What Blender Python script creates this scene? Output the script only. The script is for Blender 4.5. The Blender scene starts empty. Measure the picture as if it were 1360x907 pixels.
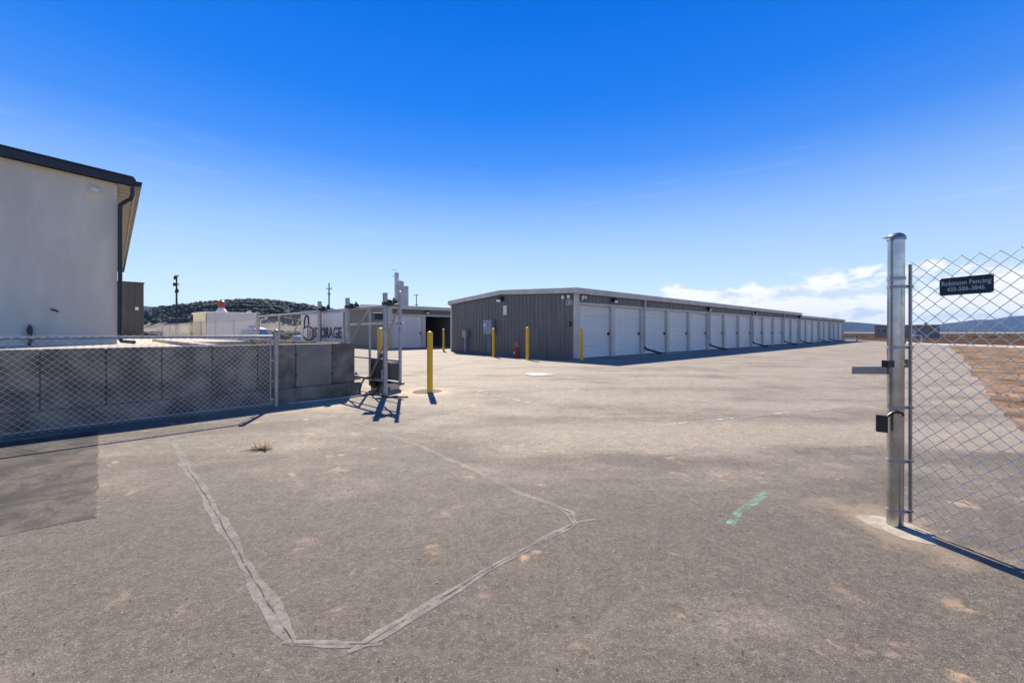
import bpy, math, random
import numpy as np
from mathutils import Vector, Matrix

random.seed(7)
rng = np.random.default_rng(7)
R = math.radians
scene = bpy.context.scene
col = scene.collection

# ------------------------------------------------------------------ camera
EYE = 1.30
FPX = 535.0
CX, HZ = 680.0, 441.0
cam_d = bpy.data.cameras.new('camera')
cam = bpy.data.objects.new('camera', cam_d)
col.objects.link(cam)
cam.location = (0, 0, EYE)
cam.rotation_euler = (R(90), 0, 0)
cam_d.sensor_width = 36.0
cam_d.lens = FPX / 1360.0 * 36.0
cam_d.shift_y = (HZ - 453.5) / 1360.0
cam_d.clip_start = 0.05
cam_d.clip_end = 20000
scene.camera = cam

# ------------------------------------------------------------------ light
SUN_EL = R(41.3)
SH = Vector((0.247, -0.969))            # direction in which shadows fall
SH.normalize()
sun_d = bpy.data.lights.new('sun', 'SUN')
sun_d.energy = 5.0
sun_d.angle = R(0.55)
sun_d.color = (1.0, 0.90, 0.75)
sun = bpy.data.objects.new('sun', sun_d)
col.objects.link(sun)
sun.location = (-20, 60, 60)
ldir = Vector((SH.x * math.cos(SUN_EL), SH.y * math.cos(SUN_EL), -math.sin(SUN_EL)))
sun.rotation_euler = ldir.to_track_quat('-Z', 'Y').to_euler()

scene.view_settings.view_transform = 'Standard'
scene.view_settings.look = 'None'
scene.view_settings.gamma = 1.0
scene.view_settings.use_curve_mapping = False
scene.view_settings.exposure = 0.90
scene.render.resolution_x = 1024
scene.render.resolution_y = 682


# ------------------------------------------------------------------ node helper
class NG:
    def __init__(self, tree):
        self.t = tree
        self.n = tree.nodes
        self.l = tree.links

    def put(self, sock, val):
        if isinstance(val, bpy.types.NodeSocket):
            self.l.new(val, sock)
        elif val is not None:
            if isinstance(val, (tuple, list)) and len(val) == 3 and sock.type == 'RGBA':
                val = (*val, 1.0)
            sock.default_value = val

    def node(self, typ, **kw):
        nd = self.n.new(typ)
        for k, v in kw.items():
            setattr(nd, k, v)
        return nd

    def math(self, op, a, b=None, c=None, clamp=False):
        nd = self.node('ShaderNodeMath', operation=op, use_clamp=clamp)
        for i, v in enumerate((a, b, c)):
            if v is not None:
                self.put(nd.inputs[i], v)
        return nd.outputs[0]

    def mix(self, fac, a, b, mode='MIX'):
        nd = self.node('ShaderNodeMix', data_type='RGBA', blend_type=mode)
        self.put(nd.inputs[0], fac)
        self.put(nd.inputs[6], a)
        self.put(nd.inputs[7], b)
        return nd.outputs[2]

    def step(self, x, lo, hi, a=0.0, b=1.0):
        nd = self.node('ShaderNodeMapRange', interpolation_type='SMOOTHSTEP')
        self.put(nd.inputs[0], x)
        for i, v in enumerate((lo, hi, a, b)):
            self.put(nd.inputs[i + 1], v)
        return nd.outputs[0]

    def noise(self, vec, scale, detail=4, rough=0.55, dist=0.0):
        nd = self.node('ShaderNodeTexNoise')
        self.put(nd.inputs['Vector'], vec)
        nd.inputs['Scale'].default_value = scale
        nd.inputs['Detail'].default_value = detail
        nd.inputs['Roughness'].default_value = rough
        nd.inputs['Distortion'].default_value = dist
        return nd.outputs[0]

    def mapping(self, vec, scale=(1, 1, 1), rot=(0, 0, 0), loc=(0, 0, 0)):
        nd = self.node('ShaderNodeMapping')
        self.put(nd.inputs[0], vec)
        nd.inputs['Location'].default_value = loc
        nd.inputs['Rotation'].default_value = rot
        nd.inputs['Scale'].default_value = scale
        return nd.outputs[0]

    def dist(self, vec, p):
        nd = self.node('ShaderNodeVectorMath', operation='DISTANCE')
        self.put(nd.inputs[0], vec)
        nd.inputs[1].default_value = p
        return nd.outputs['Value']


# ------------------------------------------------------------------ world
world = bpy.data.worlds.new('World')
scene.world = world
world.use_nodes = True
world.node_tree.nodes.clear()
g = NG(world.node_tree)
sky = g.node('ShaderNodeTexSky', sky_type='NISHITA')
sky.sun_disc = False
sky.sun_elevation = SUN_EL
sky.sun_rotation = math.atan2(-SH.x, -SH.y)
sky.altitude = 1700
sky.air_density = 1.0
sky.dust_density = 0.0
sky.ozone_density = 4.0
tc = g.node('ShaderNodeTexCoord').outputs['Generated']
sep = g.node('ShaderNodeSeparateXYZ')
g.put(sep.inputs[0], tc)
X, Y, Z = sep.outputs
hs = g.node('ShaderNodeHueSaturation')
g.put(hs.inputs['Color'], sky.outputs[0])
# the blue deepens with height, as in dry air
el = g.math('MAXIMUM', Z, 0.0)
satv = g.step(el, 0.0, 0.5, 1.0, 1.35)
g.put(hs.inputs['Saturation'], satv)
hs.inputs['Value'].default_value = 1.0
ramp = g.node('ShaderNodeValToRGB')
g.put(ramp.inputs[0], el)
cr = ramp.color_ramp
cr.interpolation = 'LINEAR'
stops = ((0.0, (3.5, 4.1, 4.55)), (0.06, (3.4, 4.0, 4.5)), (0.124, (2.75, 3.62, 4.6)), (0.22, (1.9, 2.95, 4.75)), (0.336, (0.68, 1.75, 4.6)), (0.38, (0.32, 1.35, 4.5)),
         (0.478, (0.08, 0.98, 4.3)), (0.627, (0.0, 0.70, 3.8)), (0.8, (0.0, 0.52, 2.9)), (1.0, (0.0, 0.44, 2.3)))
cr.elements[0].position, cr.elements[0].color = stops[0][0], (*[c / 6 for c in stops[0][1]], 1)
cr.elements[1].position, cr.elements[1].color = stops[-1][0], (*[c / 6 for c in stops[-1][1]], 1)
for p, c in stops[1:-1]:
    e = cr.elements.new(p)
    e.color = (*[q / 6 for q in c], 1)
clear = g.mix(1.0, ramp.outputs[0], (6.0, 6.0, 6.0), 'MULTIPLY')
tint = g.mix(0.82, hs.outputs[0], clear)
# clouds: a low cumulus bank and a few thin streaks high up
az = g.math('ARCTAN2', X, Y)
cmb = g.node('ShaderNodeCombineXYZ')
g.put(cmb.inputs[0], az)
g.put(cmb.inputs[1], g.math('MULTIPLY', el, 2.3))
cvec = cmb.outputs[0]
n1 = g.noise(cvec, 9.0, 9, 0.62, 0.25)
n2 = g.noise(cvec, 3.1, 2, 0.5)
bank = g.math('MULTIPLY', g.step(az, 0.08, 0.50, 0.12, 1.0), 1.0)
lim = g.math('ADD', 0.035, g.math('MULTIPLY', bank, g.math('MULTIPLY_ADD', n2, 0.085, 0.036)))
body = g.math('SUBTRACT', 1.0, g.math('DIVIDE', el, lim))
dens = g.math('ADD', g.math('MULTIPLY', body, 1.25), g.math('MULTIPLY_ADD', n1, 2.0, -1.0))
cl = g.step(dens, 0.02, 0.22)
cl = g.math('MULTIPLY', cl, g.step(az, -0.55, 0.0, 0.0, 1.0))
shade = g.noise(g.mapping(cvec, (1, 1, 1), (0, 0, 0), (0.0, -0.02, 0)), 16.0, 7, 0.6, 0.3)
ccol = g.mix(g.step(shade, 0.36, 0.54), (3.45, 4.0, 4.55), (5.4, 5.4, 5.4))
wn = g.noise(g.mapping(cvec, (1.6, 13, 1), (0, 0, R(-6))), 2.3, 6, 0.6, 0.5)
wisp = g.math('MULTIPLY', g.step(wn, 0.53, 0.78), g.step(el, 0.05, 0.18))
wisp = g.math('MULTIPLY', wisp, g.math('MULTIPLY', g.step(el, 0.42, 0.30), 0.10))
c1 = g.mix(wisp, tint, (4.6, 4.8, 5.0))
c2 = g.mix(g.math('MULTIPLY', cl, 0.92), c1, ccol)
bg = g.node('ShaderNodeBackground')
g.put(bg.inputs[0], c2)
bg.inputs[1].default_value = 0.11
wo = g.node('ShaderNodeOutputWorld')
g.l.new(bg.outputs[0], wo.inputs[0])


# ------------------------------------------------------------------ pixel helpers
def G(px, py, z=0.0):
    """ground point (height z) under a photograph pixel"""
    d = FPX * (EYE - z) / (py - HZ)
    return Vector(((px - CX) / FPX * d, d, z))


def at(px, py, d):
    """point at depth d seen at a photograph pixel"""
    return Vector(((px - CX) / FPX * d, d, EYE - (py - HZ) / FPX * d))


def along(P, D, px):
    r = (px - CX) / FPX
    return (r * P[1] - P[0]) / (D[0] - r * D[1])


# ------------------------------------------------------------------ materials
def mat(name, color, rough=0.6, metal=0.0, var=0.12, scale=3.0, bump=0.0, bscale=40.0, color2=None, spec=None, streak=None, coat=0.0):
    m = bpy.data.materials.new(name)
    m.use_nodes = True
    t = m.node_tree
    t.nodes.clear()
    k = NG(t)
    p = k.node('ShaderNodeBsdfPrincipled')
    o = k.node('ShaderNodeOutputMaterial')
    k.l.new(p.outputs[0], o.inputs[0])
    oc = k.node('ShaderNodeTexCoord').outputs['Object']
    vec = k.mapping(oc, streak) if streak else oc
    nz = k.noise(vec, scale, 5, 0.6)
    c2 = color2 or tuple(max(0, c * (1 - 2.2 * var)) for c in color)
    c1 = tuple(min(1, c * (1 + 0.5 * var)) for c in color)
    k.put(p.inputs['Base Color'], k.mix(k.step(nz, 0.32, 0.72), c2, c1))
    k.put(p.inputs['Roughness'], k.math('ADD', rough - 0.06, k.math('MULTIPLY', k.noise(vec, scale * 4, 3), 0.12), clamp=True))
    p.inputs['Metallic'].default_value = metal
    if spec is not None:
        p.inputs['Specular IOR Level'].default_value = spec
    if coat:
        p.inputs['Coat Weight'].default_value = coat
    if bump:
        b = k.node('ShaderNodeBump')
        b.inputs['Strength'].default_value = bump
        b.inputs['Distance'].default_value = 0.01
        k.put(b.inputs['Height'], k.noise(oc, bscale, 6, 0.65))
        k.l.new(b.outputs[0], p.inputs['Normal'])
    return m


M = {}
M['charcoal'] = mat('charcoal_steel', (0.160, 0.152, 0.138), 0.42, 0.0, 0.10, 1.2, streak=(3, 3, 0.5))
M['taupe'] = mat('taupe_trim', (0.66, 0.59, 0.49), 0.45, 0.0, 0.08, 1.5)
M['door'] = mat('white_door_steel', (0.84, 0.805, 0.71), 0.38, 0.0, 0.05, 1.4, streak=(2.5, 2.5, 0.6))
M['galv'] = mat('galvanised_steel', (0.42, 0.42, 0.42), 0.42, 0.75, 0.10, 9.0)
M['galv_bright'] = mat('bright_galvanised_steel', (0.54, 0.54, 0.54), 0.24, 1.0, 0.12, 14.0)
M['wire'] = mat('galvanised_wire', (0.86, 0.83, 0.76), 0.34, 0.20, 0.08, 12.0)
M['yellow'] = mat('yellow_plastic', (0.95, 0.53, 0.010), 0.42, 0.0, 0.10, 2.5, streak=(1, 1, 0.3))
M['concrete'] = mat('grey_concrete', (0.30, 0.248, 0.178), 0.85, 0.0, 0.27, 2.8, 0.7, 26.0)
M['concrete_pale'] = mat('pale_concrete', (0.44, 0.40, 0.34), 0.85, 0.0, 0.16, 3.0, 0.4, 30.0)
M['concrete_patch'] = mat('rubbed_concrete', (0.335, 0.29, 0.22), 0.85, 0.0, 0.14, 1.8, 0.4, 30.0)
M['footing'] = mat('dusty_footing', (0.40, 0.345, 0.27), 0.9, 0.0, 0.16, 9.0, 0.5, 40.0)
M['soil'] = mat('dug_soil', (0.17, 0.13, 0.09), 0.95, 0.0, 0.25, 5.0, 0.6, 25.0)
M['joint'] = mat('dark_joint', (0.10, 0.09, 0.078), 0.9, 0.0, 0.2, 6.0)
M['stucco'] = mat('white_stucco', (0.70, 0.635, 0.49), 0.85, 0.0, 0.07, 0.9, 0.6, 60.0, streak=(1.6, 1.6, 0.5))
M['soffit'] = mat('soffit_steel', (0.30, 0.275, 0.235), 0.6, 0.0, 0.08, 2.0)
M['black'] = mat('black_steel', (0.018, 0.019, 0.021), 0.38, 0.0, 0.10, 4.0)
M['rubber'] = mat('black_rubber', (0.022, 0.021, 0.02), 0.75, 0.0, 0.15, 6.0)
M['greybox'] = mat('grey_enclosure', (0.33, 0.35, 0.36), 0.5, 0.0, 0.08, 3.0)
M['white'] = mat('white_paint', (0.80, 0.80, 0.78), 0.5, 0.0, 0.05, 3.0)
M['lens'] = mat('frosted_lens', (0.82, 0.83, 0.84), 0.25, 0.0, 0.03, 3.0)
M['red'] = mat('red_enamel', (0.34, 0.035, 0.025), 0.45, 0.0, 0.15, 6.0)
M['pinkred'] = mat('sun_bleached_red', (0.42, 0.19, 0.14), 0.6, 0.0, 0.15, 8.0)
M['blue'] = mat('blue_plastic', (0.035, 0.14, 0.46), 0.4, 0.0, 0.10, 3.0)
M['paleblue'] = mat('pale_blue_plastic', (0.30, 0.38, 0.46), 0.45, 0.0, 0.10, 3.0)
M['banner'] = mat('banner_vinyl', (0.70, 0.69, 0.67), 0.55, 0.0, 0.06, 1.6, 0.3, 5.0)
M['ink'] = mat('dark_print', (0.035, 0.035, 0.04), 0.55, 0.0, 0.05, 5.0)
M['pinkprint'] = mat('pink_print', (0.66, 0.42, 0.38), 0.55, 0.0, 0.05, 5.0)
M['darkpurple'] = mat('slate_print', (0.09, 0.08, 0.11), 0.55, 0.0, 0.05, 5.0)
M['signgreen'] = mat('dark_green_sign', (0.008, 0.036, 0.034), 0.35, 0.0, 0.08, 5.0)
M['signtext'] = mat('pale_sign_print', (0.50, 0.53, 0.54), 0.5, 0.0, 0.05, 5.0)
M['silo'] = mat('silo_concrete', (0.78, 0.70, 0.64), 0.9, 0.0, 0.12, 0.2)
M['pole'] = mat('weathered_wood', (0.07, 0.058, 0.048), 0.9, 0.0, 0.2, 3.0)
M['tan'] = mat('tan_block', (0.33, 0.27, 0.20), 0.9, 0.0, 0.12, 1.0)
M['glass'] = mat('dark_window_glass', (0.02, 0.024, 0.03), 0.1, 0.0, 0.05, 2.0)
M['shed'] = mat('dark_olive_steel', (0.085, 0.082, 0.076), 0.5, 0.0, 0.10, 0.7)
M['tree'] = mat('juniper_green', (0.075, 0.072, 0.042), 0.9, 0.0, 0.30, 0.10, color2=(0.026, 0.029, 0.017))
M['sage'] = mat('sagebrush', (0.12, 0.11, 0.075), 0.95, 0.0, 0.25, 0.5, color2=(0.05, 0.045, 0.03))
M['straw'] = mat('dry_straw', (0.50, 0.36, 0.18), 0.9, 0.0, 0.2, 8.0)
M['rock'] = mat('pebble', (0.15, 0.12, 0.095), 0.9, 0.0, 0.4, 20.0)
M['rockpale'] = mat('pale_pebble', (0.42, 0.38, 0.33), 0.9, 0.0, 0.3, 20.0)
M['clod'] = mat('dirt_clod', (0.26, 0.175, 0.115), 0.95, 0.0, 0.35, 6.0)
M['mount'] = mat('mountain_rock', (0.045, 0.050, 0.052), 1.0, 0.0, 0.25, 0.004, color2=(0.030, 0.036, 0.034), spec=0.0)
M['roof'] = mat('grey_roof_steel', (0.40, 0.39, 0.38), 0.4, 0.2, 0.08, 1.0)
M['darkroof'] = mat('black_roof_steel', (0.014, 0.020, 0.024), 0.4, 0.0, 0.1, 1.0)
M['inside'] = mat('unit_lining', (0.20, 0.21, 0.20), 0.6, 0.0, 0.1, 1.0)


# doors differ slightly in tone and in dust near the floor
m = M['door']
k = NG(m.node_tree)
p = [n for n in m.node_tree.nodes if n.type == 'BSDF_PRINCIPLED'][0]
src = p.inputs['Base Color'].links[0].from_socket
oi = k.node('ShaderNodeObjectInfo').outputs['Random']
dn = k.noise(k.mapping(k.node('ShaderNodeTexCoord').outputs['Object'], (1.2, 1, 6)), 2.0, 5, 0.65)
c = k.mix(k.math('MULTIPLY', oi, 0.20), src, (0.60, 0.58, 0.53))
c = k.mix(k.step(dn, 0.52, 0.78, 0.0, 0.35), c, (0.55, 0.49, 0.40))
k.put(p.inputs['Base Color'], c)


def ground_base(name):
    m = bpy.data.materials.new(name)
    m.use_nodes = True
    m.node_tree.nodes.clear()
    k = NG(m.node_tree)
    p = k.node('ShaderNodeBsdfPrincipled')
    o = k.node('ShaderNodeOutputMaterial')
    k.l.new(p.outputs[0], o.inputs[0])
    vec = k.node('ShaderNodeTexCoord').outputs['Object']
    return m, k, p, vec


# dusty asphalt
m, k, p, vec = ground_base('dusty_asphalt')
ang = R(-47)
big = k.noise(k.mapping(vec, (0.22, 0.75, 1), (0, 0, ang)), 1.0, 5, 0.6, 0.6)
med = k.noise(k.mapping(vec, (0.8, 2.2, 1), (0, 0, ang)), 1.0, 6, 0.65, 0.4)
fine = k.noise(vec, 26.0, 5, 0.7)
grit = k.noise(vec, 170.0, 3, 0.7)
sepn = k.node('ShaderNodeSeparateXYZ')
k.put(sepn.inputs[0], vec)
far = k.step(sepn.outputs[1], 2.0, 8.0, -0.10, 0.05)  # less dust up close; the far ground's grazing sheen is partly painted in too
band = k.math('MULTIPLY', k.step(k.math('ABSOLUTE', k.math('SUBTRACT', k.math('ADD', sepn.outputs[1], k.math('MULTIPLY', med, 1.4)), 5.7)), 1.0, 0.1), k.step(sepn.outputs[0], -0.4, 1.2, 0.0, 0.16))
blot = k.noise(vec, 0.7, 6, 0.7, 0.5)
dust_sheen = k.math('ADD', k.math('ADD', k.math('MULTIPLY', big, 0.40), k.math('ADD', k.math('MULTIPLY', med, 0.22), k.math('MULTIPLY', blot, 0.38))), k.math('ADD', far, band))
dust = k.step(dust_sheen, 0.38, 0.62)
c = k.mix(dust, (0.185, 0.155, 0.119), (0.435, 0.366, 0.275))
mott = k.noise(vec, 7.0, 7, 0.75)
c = k.mix(k.step(mott, 0.30, 0.70, 0.0, 1.0), k.mix(0.70, (0.0, 0.0, 0.0), c), c)
c = k.mix(k.step(fine, 0.30, 0.70, 0.0, 1.0), k.mix(0.62, (0.0, 0.0, 0.0), c), c)
agg = k.node('ShaderNodeTexVoronoi')
k.put(agg.inputs['Vector'], vec)
agg.inputs['Scale'].default_value = 150.0
av = k.node('ShaderNodeSeparateColor')
k.put(av.inputs[0], agg.outputs['Color'])
c = k.mix(k.step(av.outputs[0], 0.55, 0.98, 0.0, 0.36), c, (0.085, 0.072, 0.058))
c = k.mix(k.step(av.outputs[1], 0.80, 1.0, 0.0, 0.22), c, (0.52, 0.455, 0.37))
c = k.mix(k.step(grit, 0.60, 0.74, 0.0, 0.55), c, (0.50, 0.44, 0.365))
c = k.mix(k.step(grit, 0.42, 0.28, 0.0, 0.85), c, (0.045, 0.038, 0.032))
pit = k.node('ShaderNodeTexVoronoi')
k.put(pit.inputs['Vector'], vec)
pit.inputs['Scale'].default_value = 11.0
pitm = k.math('MULTIPLY', k.step(pit.outputs['Distance'], 0.13, 0.07), k.step(blot, 0.42, 0.54))
c = k.mix(k.math('MULTIPLY', pitm, 0.8), c, (0.05, 0.042, 0.035))
# small patches of orange sand, thicker in the low spots on the right
sp = k.noise(vec, 3.4, 4, 0.6, 0.3)
sreg = k.noise(vec, 0.55, 2, 0.5)
smask = k.math('MULTIPLY', k.step(sp, 0.615, 0.71), k.step(sreg, 0.40, 0.54))
c = k.mix(k.math('MULTIPLY', smask, 0.75), c, (0.47, 0.315, 0.19))
rg = k.math('MULTIPLY', k.math('SUBTRACT', k.noise(vec, 2.5, 4, 0.6), 0.5), 1.5)
for (x, y, r, s) in ((-1.9, 8.75, 0.95, 0.75), (-2.9, 8.4, 0.8, 0.75), (2.55, 2.72, 0.55, 0.30), (-3.4, 7.2, 1.0, 0.35), (0.2, 2.0, 0.4, 0.0)):
    dd = k.math('ADD', k.dist(vec, (x, y, 0)), rg)
    c = k.mix(k.step(dd, r, r * 0.25, 0.0, s), c, (0.52, 0.385, 0.255))
k.put(p.inputs['Base Color'], c)
k.put(p.inputs['Roughness'], 0.82)
p.inputs['Specular IOR Level'].default_value = 0.35
b = k.node('ShaderNodeBump')
b.inputs['Strength'].default_value = 0.8
b.inputs['Distance'].default_value = 0.014
k.put(b.inputs['Height'], k.math('ADD', k.math('MULTIPLY', fine, 0.6), k.math('MULTIPLY', grit, 0.55)))
k.l.new(b.outputs[0], p.inputs['Normal'])
M['asphalt'] = m

# darker patch of newer asphalt
m, k, p, vec = ground_base('dark_asphalt')
n_ = k.noise(vec, 2.6, 8, 0.72, 0.5)
f_ = k.noise(vec, 30.0, 5, 0.7)
c = k.mix(k.step(n_, 0.36, 0.66), (0.016, 0.014, 0.012), (0.125, 0.105, 0.080))
c = k.mix(k.step(f_, 0.3, 0.75), k.mix(0.6, (0, 0, 0), c), c)
c = k.mix(k.step(k.math('ADD', k.dist(vec, (-3.95, 3.0, 0)), k.math('MULTIPLY', n_, 0.25)), 0.55, 0.2, 0.0, 0.75), c, (0.014, 0.012, 0.011))
k.put(p.inputs['Base Color'], c)
p.inputs['Roughness'].default_value = 0.85
b = k.node('ShaderNodeBump')
b.inputs['Strength'].default_value = 0.6
b.inputs['Distance'].default_value = 0.012
k.put(b.inputs['Height'], f_)
k.l.new(b.outputs[0], p.inputs['Normal'])
M['patch'] = m

# sealed joint band
m, k, p, vec = ground_base('joint_filler')
n_ = k.noise(vec, 5.0, 6, 0.7)
f_ = k.noise(vec, 60.0, 4, 0.7)
c = k.mix(k.step(n_, 0.36, 0.62), (0.265, 0.242, 0.200), (0.345, 0.318, 0.265))
c = k.mix(k.step(f_, 0.35, 0.7), k.mix(0.75, (0, 0, 0), c), c)
k.put(p.inputs['Base Color'], c)
p.inputs['Roughness'].default_value = 0.85
tr = k.node('ShaderNodeBsdfTransparent')
mx = k.node('ShaderNodeMixShader')
k.put(mx.inputs[0], k.step(k.noise(vec, 7.0, 6, 0.75), 0.30, 0.56, 0.22, 0.66))
k.l.new(tr.outputs[0], mx.inputs[1])
k.l.new(p.outputs[0], mx.inputs[2])
k.l.new(mx.outputs[0], [x for x in m.node_tree.nodes if x.type == 'OUTPUT_MATERIAL'][0].inputs[0])
M['filler'] = m


def worn(name, color, lo, hi, scale):
    m, k, p, vec = ground_base(name)
    k.put(p.inputs['Base Color'], color)
    p.inputs['Roughness'].default_value = 0.9
    tr = k.node('ShaderNodeBsdfTransparent')
    mx = k.node('ShaderNodeMixShader')
    k.put(mx.inputs[0], k.step(k.noise(vec, scale, 6, 0.75), lo, hi))
    k.l.new(tr.outputs[0], mx.inputs[1])
    k.l.new(p.outputs[0], mx.inputs[2])
    k.l.new(mx.outputs[0], [x for x in m.node_tree.nodes if x.type == 'OUTPUT_MATERIAL'][0].inputs[0])
    return m


M['greenpaint'] = worn('worn_green_paint', (0.20, 0.36, 0.245), 0.30, 0.75, 14.0)
M['whitepaint'] = worn('worn_white_paint', (0.50, 0.48, 0.44), 0.42, 0.64, 6.0)
M['sandline'] = worn('sand_line', (0.34, 0.25, 0.165), 0.46, 0.72, 11.0)
M['crack'] = worn('crack_line', (0.075, 0.066, 0.056), 0.40, 0.56, 9.0)

# open ground: dirt, dry grass, ploughed field, pale flats far away
m, k, p, vec = ground_base('open_ground')
n1_ = k.noise(vec, 0.06, 6, 0.6, 0.3)
n2_ = k.noise(vec, 0.9, 6, 0.65)
n3_ = k.noise(k.mapping(vec, (0.004, 0.03, 1)), 1.0, 4, 0.6)
d0 = k.dist(vec, (0, 0, 0))
dirt = k.mix(k.step(n2_, 0.35, 0.68), (0.125, 0.082, 0.052), (0.32, 0.222, 0.150))
grass = k.mix(k.step(n2_, 0.35, 0.65), (0.17, 0.125, 0.065), (0.40, 0.30, 0.16))
field = k.mix(k.step(n1_, 0.40, 0.62), (0.055, 0.034, 0.024), (0.110, 0.072, 0.048))
flat_ = k.mix(k.step(n3_, 0.42, 0.58), (0.17, 0.13, 0.095), (0.42, 0.36, 0.30))
sepn = k.node('ShaderNodeSeparateXYZ')
k.put(sepn.inputs[0], vec)
dd = k.math('ADD', d0, k.math('MULTIPLY', k.math('SUBTRACT', n1_, 0.5), 40.0))
c = k.mix(k.step(dd, 56, 74), dirt, grass)
c = k.mix(k.step(dd, 105, 130), c, field)
c = k.mix(k.math('MULTIPLY', k.step(sepn.outputs[0], 42.5, 43.5), k.step(d0, 150, 120)), c, field)
c = k.mix(k.step(dd, 480, 760), c, flat_)
lw = k.step(sepn.outputs[0], 0, -40)
c = k.mix(k.math('MULTIPLY', lw, k.step(d0, 40, 90)), c, k.mix(k.step(n3_, 0.42, 0.60), (0.115, 0.09, 0.062), (0.36, 0.28, 0.20)))
k.put(p.inputs['Base Color'], c)
p.inputs['Roughness'].default_value = 0.95
p.inputs['Specular IOR Level'].default_value = 0.0
b = k.node('ShaderNodeBump')
b.inputs['Strength'].default_value = 0.8
b.inputs['Distance'].default_value = 0.1
k.put(b.inputs['Height'], n2_)
k.l.new(b.outputs[0], p.inputs['Normal'])
M['dirt'] = m

m, k, p, vec = ground_base('pad_gravel')
n2_ = k.noise(vec, 1.3, 6, 0.65)
n3_ = k.noise(vec, 40, 4, 0.7)
c = k.mix(k.step(n2_, 0.38, 0.68), (0.42, 0.36, 0.29), (0.58, 0.53, 0.46))
c = k.mix(k.step(n3_, 0.3, 0.7), k.mix(0.8, (0, 0, 0), c), c)
k.put(p.inputs['Base Color'], c)
p.inputs['Roughness'].default_value = 0.95
M['pad'] = m


# ------------------------------------------------------------------ mesh helper
class MB:
    def __init__(self):
        self.v = []
        self.f = []

    def box(self, x0, x1, y0, y1, z0, z1):
        n = len(self.v)
        self.v += [(x, y, z) for z in (z0, z1) for (x, y) in ((x0, y0), (x1, y0), (x1, y1), (x0, y1))]
        for q in ((3, 2, 1, 0), (4, 5, 6, 7), (0, 1, 5, 4), (1, 2, 6, 5), (2, 3, 7, 6), (3, 0, 4, 7)):
            self.f.append(tuple(n + i for i in q))
        return self

    def hexa(self, pts):
        """eight corners: bottom loop then top loop, counter-clockwise from above"""
        n = len(self.v)
        self.v += [tuple(q) for q in pts]
        for q in ((3, 2, 1, 0), (4, 5, 6, 7), (0, 1, 5, 4), (1, 2, 6, 5), (2, 3, 7, 6), (3, 0, 4, 7)):
            self.f.append(tuple(n + i for i in q))
        return self

    def tube(self, pts, r, n=10, caps=True):
        pts = [Vector(q) for q in pts]
        rr = r if isinstance(r, (list, tuple)) else [r] * len(pts)
        base = len(self.v)
        prev = None
        for i, q in enumerate(pts):
            if i == 0:
                t = pts[1] - q
            elif i == len(pts) - 1:
                t = q - pts[i - 1]
            else:
                t = (pts[i + 1] - q).normalized() + (q - pts[i - 1]).normalized()
            t.normalize()
            if prev is None:
                a = Vector((1, 0, 0)) if abs(t.x) < 0.8 else Vector((0, 1, 0))
                u = t.cross(a).normalized()
            else:
                u = (prev - t * prev.dot(t)).normalized()
            prev = u
            w = t.cross(u)
            for j in range(n):
                an = 2 * math.pi * j / n
                self.v.append(tuple(q + (u * math.cos(an) + w * math.sin(an)) * rr[i]))
        for i in range(len(pts) - 1):
            for j in range(n):
                a = base + i * n + j
                b = base + i * n + (j + 1) % n
                self.f.append((a, b, b + n, a + n))
        if caps:
            self.f.append(tuple(base + j for j in reversed(range(n))))
            e = base + (len(pts) - 1) * n
            self.f.append(tuple(e + j for j in range(n)))
        return self

    def lathe(self, prof, n=16, org=(0, 0, 0)):
        base = len(self.v)
        for (r, z) in prof:
            for j in range(n):
                an = 2 * math.pi * j / n
                self.v.append((org[0] + r * math.cos(an), org[1] + r * math.sin(an), org[2] + z))
        for i in range(len(prof) - 1):
            for j in range(n):
                a = base + i * n + j
                b = base + i * n + (j + 1) % n
                self.f.append((a, b, b + n, a + n))
        self.f.append(tuple(base + j for j in reversed(range(n))))
        e = base + (len(prof) - 1) * n
        self.f.append(tuple(e + j for j in range(n)))
        return self

    def prism(self, poly, axis, a, b):
        """poly: 2-D outline counter-clockwise; axis 'x': (y,z); 'y': (x,z); 'z': (x,y)"""
        n = len(poly)
        base = len(self.v)
        for t in (a, b):
            for (u, w) in poly:
                self.v.append({'x': (t, u, w), 'y': (u, t, w), 'z': (u, w, t)}[axis])
        self.f.append(tuple(base + i for i in reversed(range(n))))
        self.f.append(tuple(base + n + i for i in range(n)))
        for i in range(n):
            j = (i + 1) % n
            self.f.append((base + i, base + j, base + n + j, base + n + i))
        return self

    def sheet(self, pts):
        base = len(self.v)
        self.v += [tuple(q) for q in pts]
        self.f.append(tuple(range(base, base + len(pts))))
        return self

    def mesh(self, name):
        me = bpy.data.meshes.new(name)
        me.from_pydata(self.v, [], self.f)
        me.update()
        return me

    def build(self, name, material, parent=None, smooth=False, bevel=0.0, fix=True):
        me = self.mesh(name)
        if fix:
            import bmesh
            bm = bmesh.new()
            bm.from_mesh(me)
            bmesh.ops.recalc_face_normals(bm, faces=bm.faces)
            if bevel:
                es = [e for e in bm.edges if len(e.link_faces) == 2 and e.calc_face_angle(0) > 0.9]
                bmesh.ops.bevel(bm, geom=es, offset=bevel, segments=2, affect='EDGES', profile=0.6)
            bm.to_mesh(me)
            bm.free()
        if smooth:
            sm(me)
        return link(name, me, material, parent)


def sm(me, ang=40):
    me.polygons.foreach_set('use_smooth', [True] * len(me.polygons))
    try:
        me.set_sharp_from_angle(angle=R(ang))
    except Exception:
        pass


def link(name, me, material, parent=None):
    if material is not None and len(me.materials) == 0:
        me.materials.append(M[material] if isinstance(material, str) else material)
    o = bpy.data.objects.new(name, me)
    col.objects.link(o)
    if parent is not None:
        o.parent = parent
    return o


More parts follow.
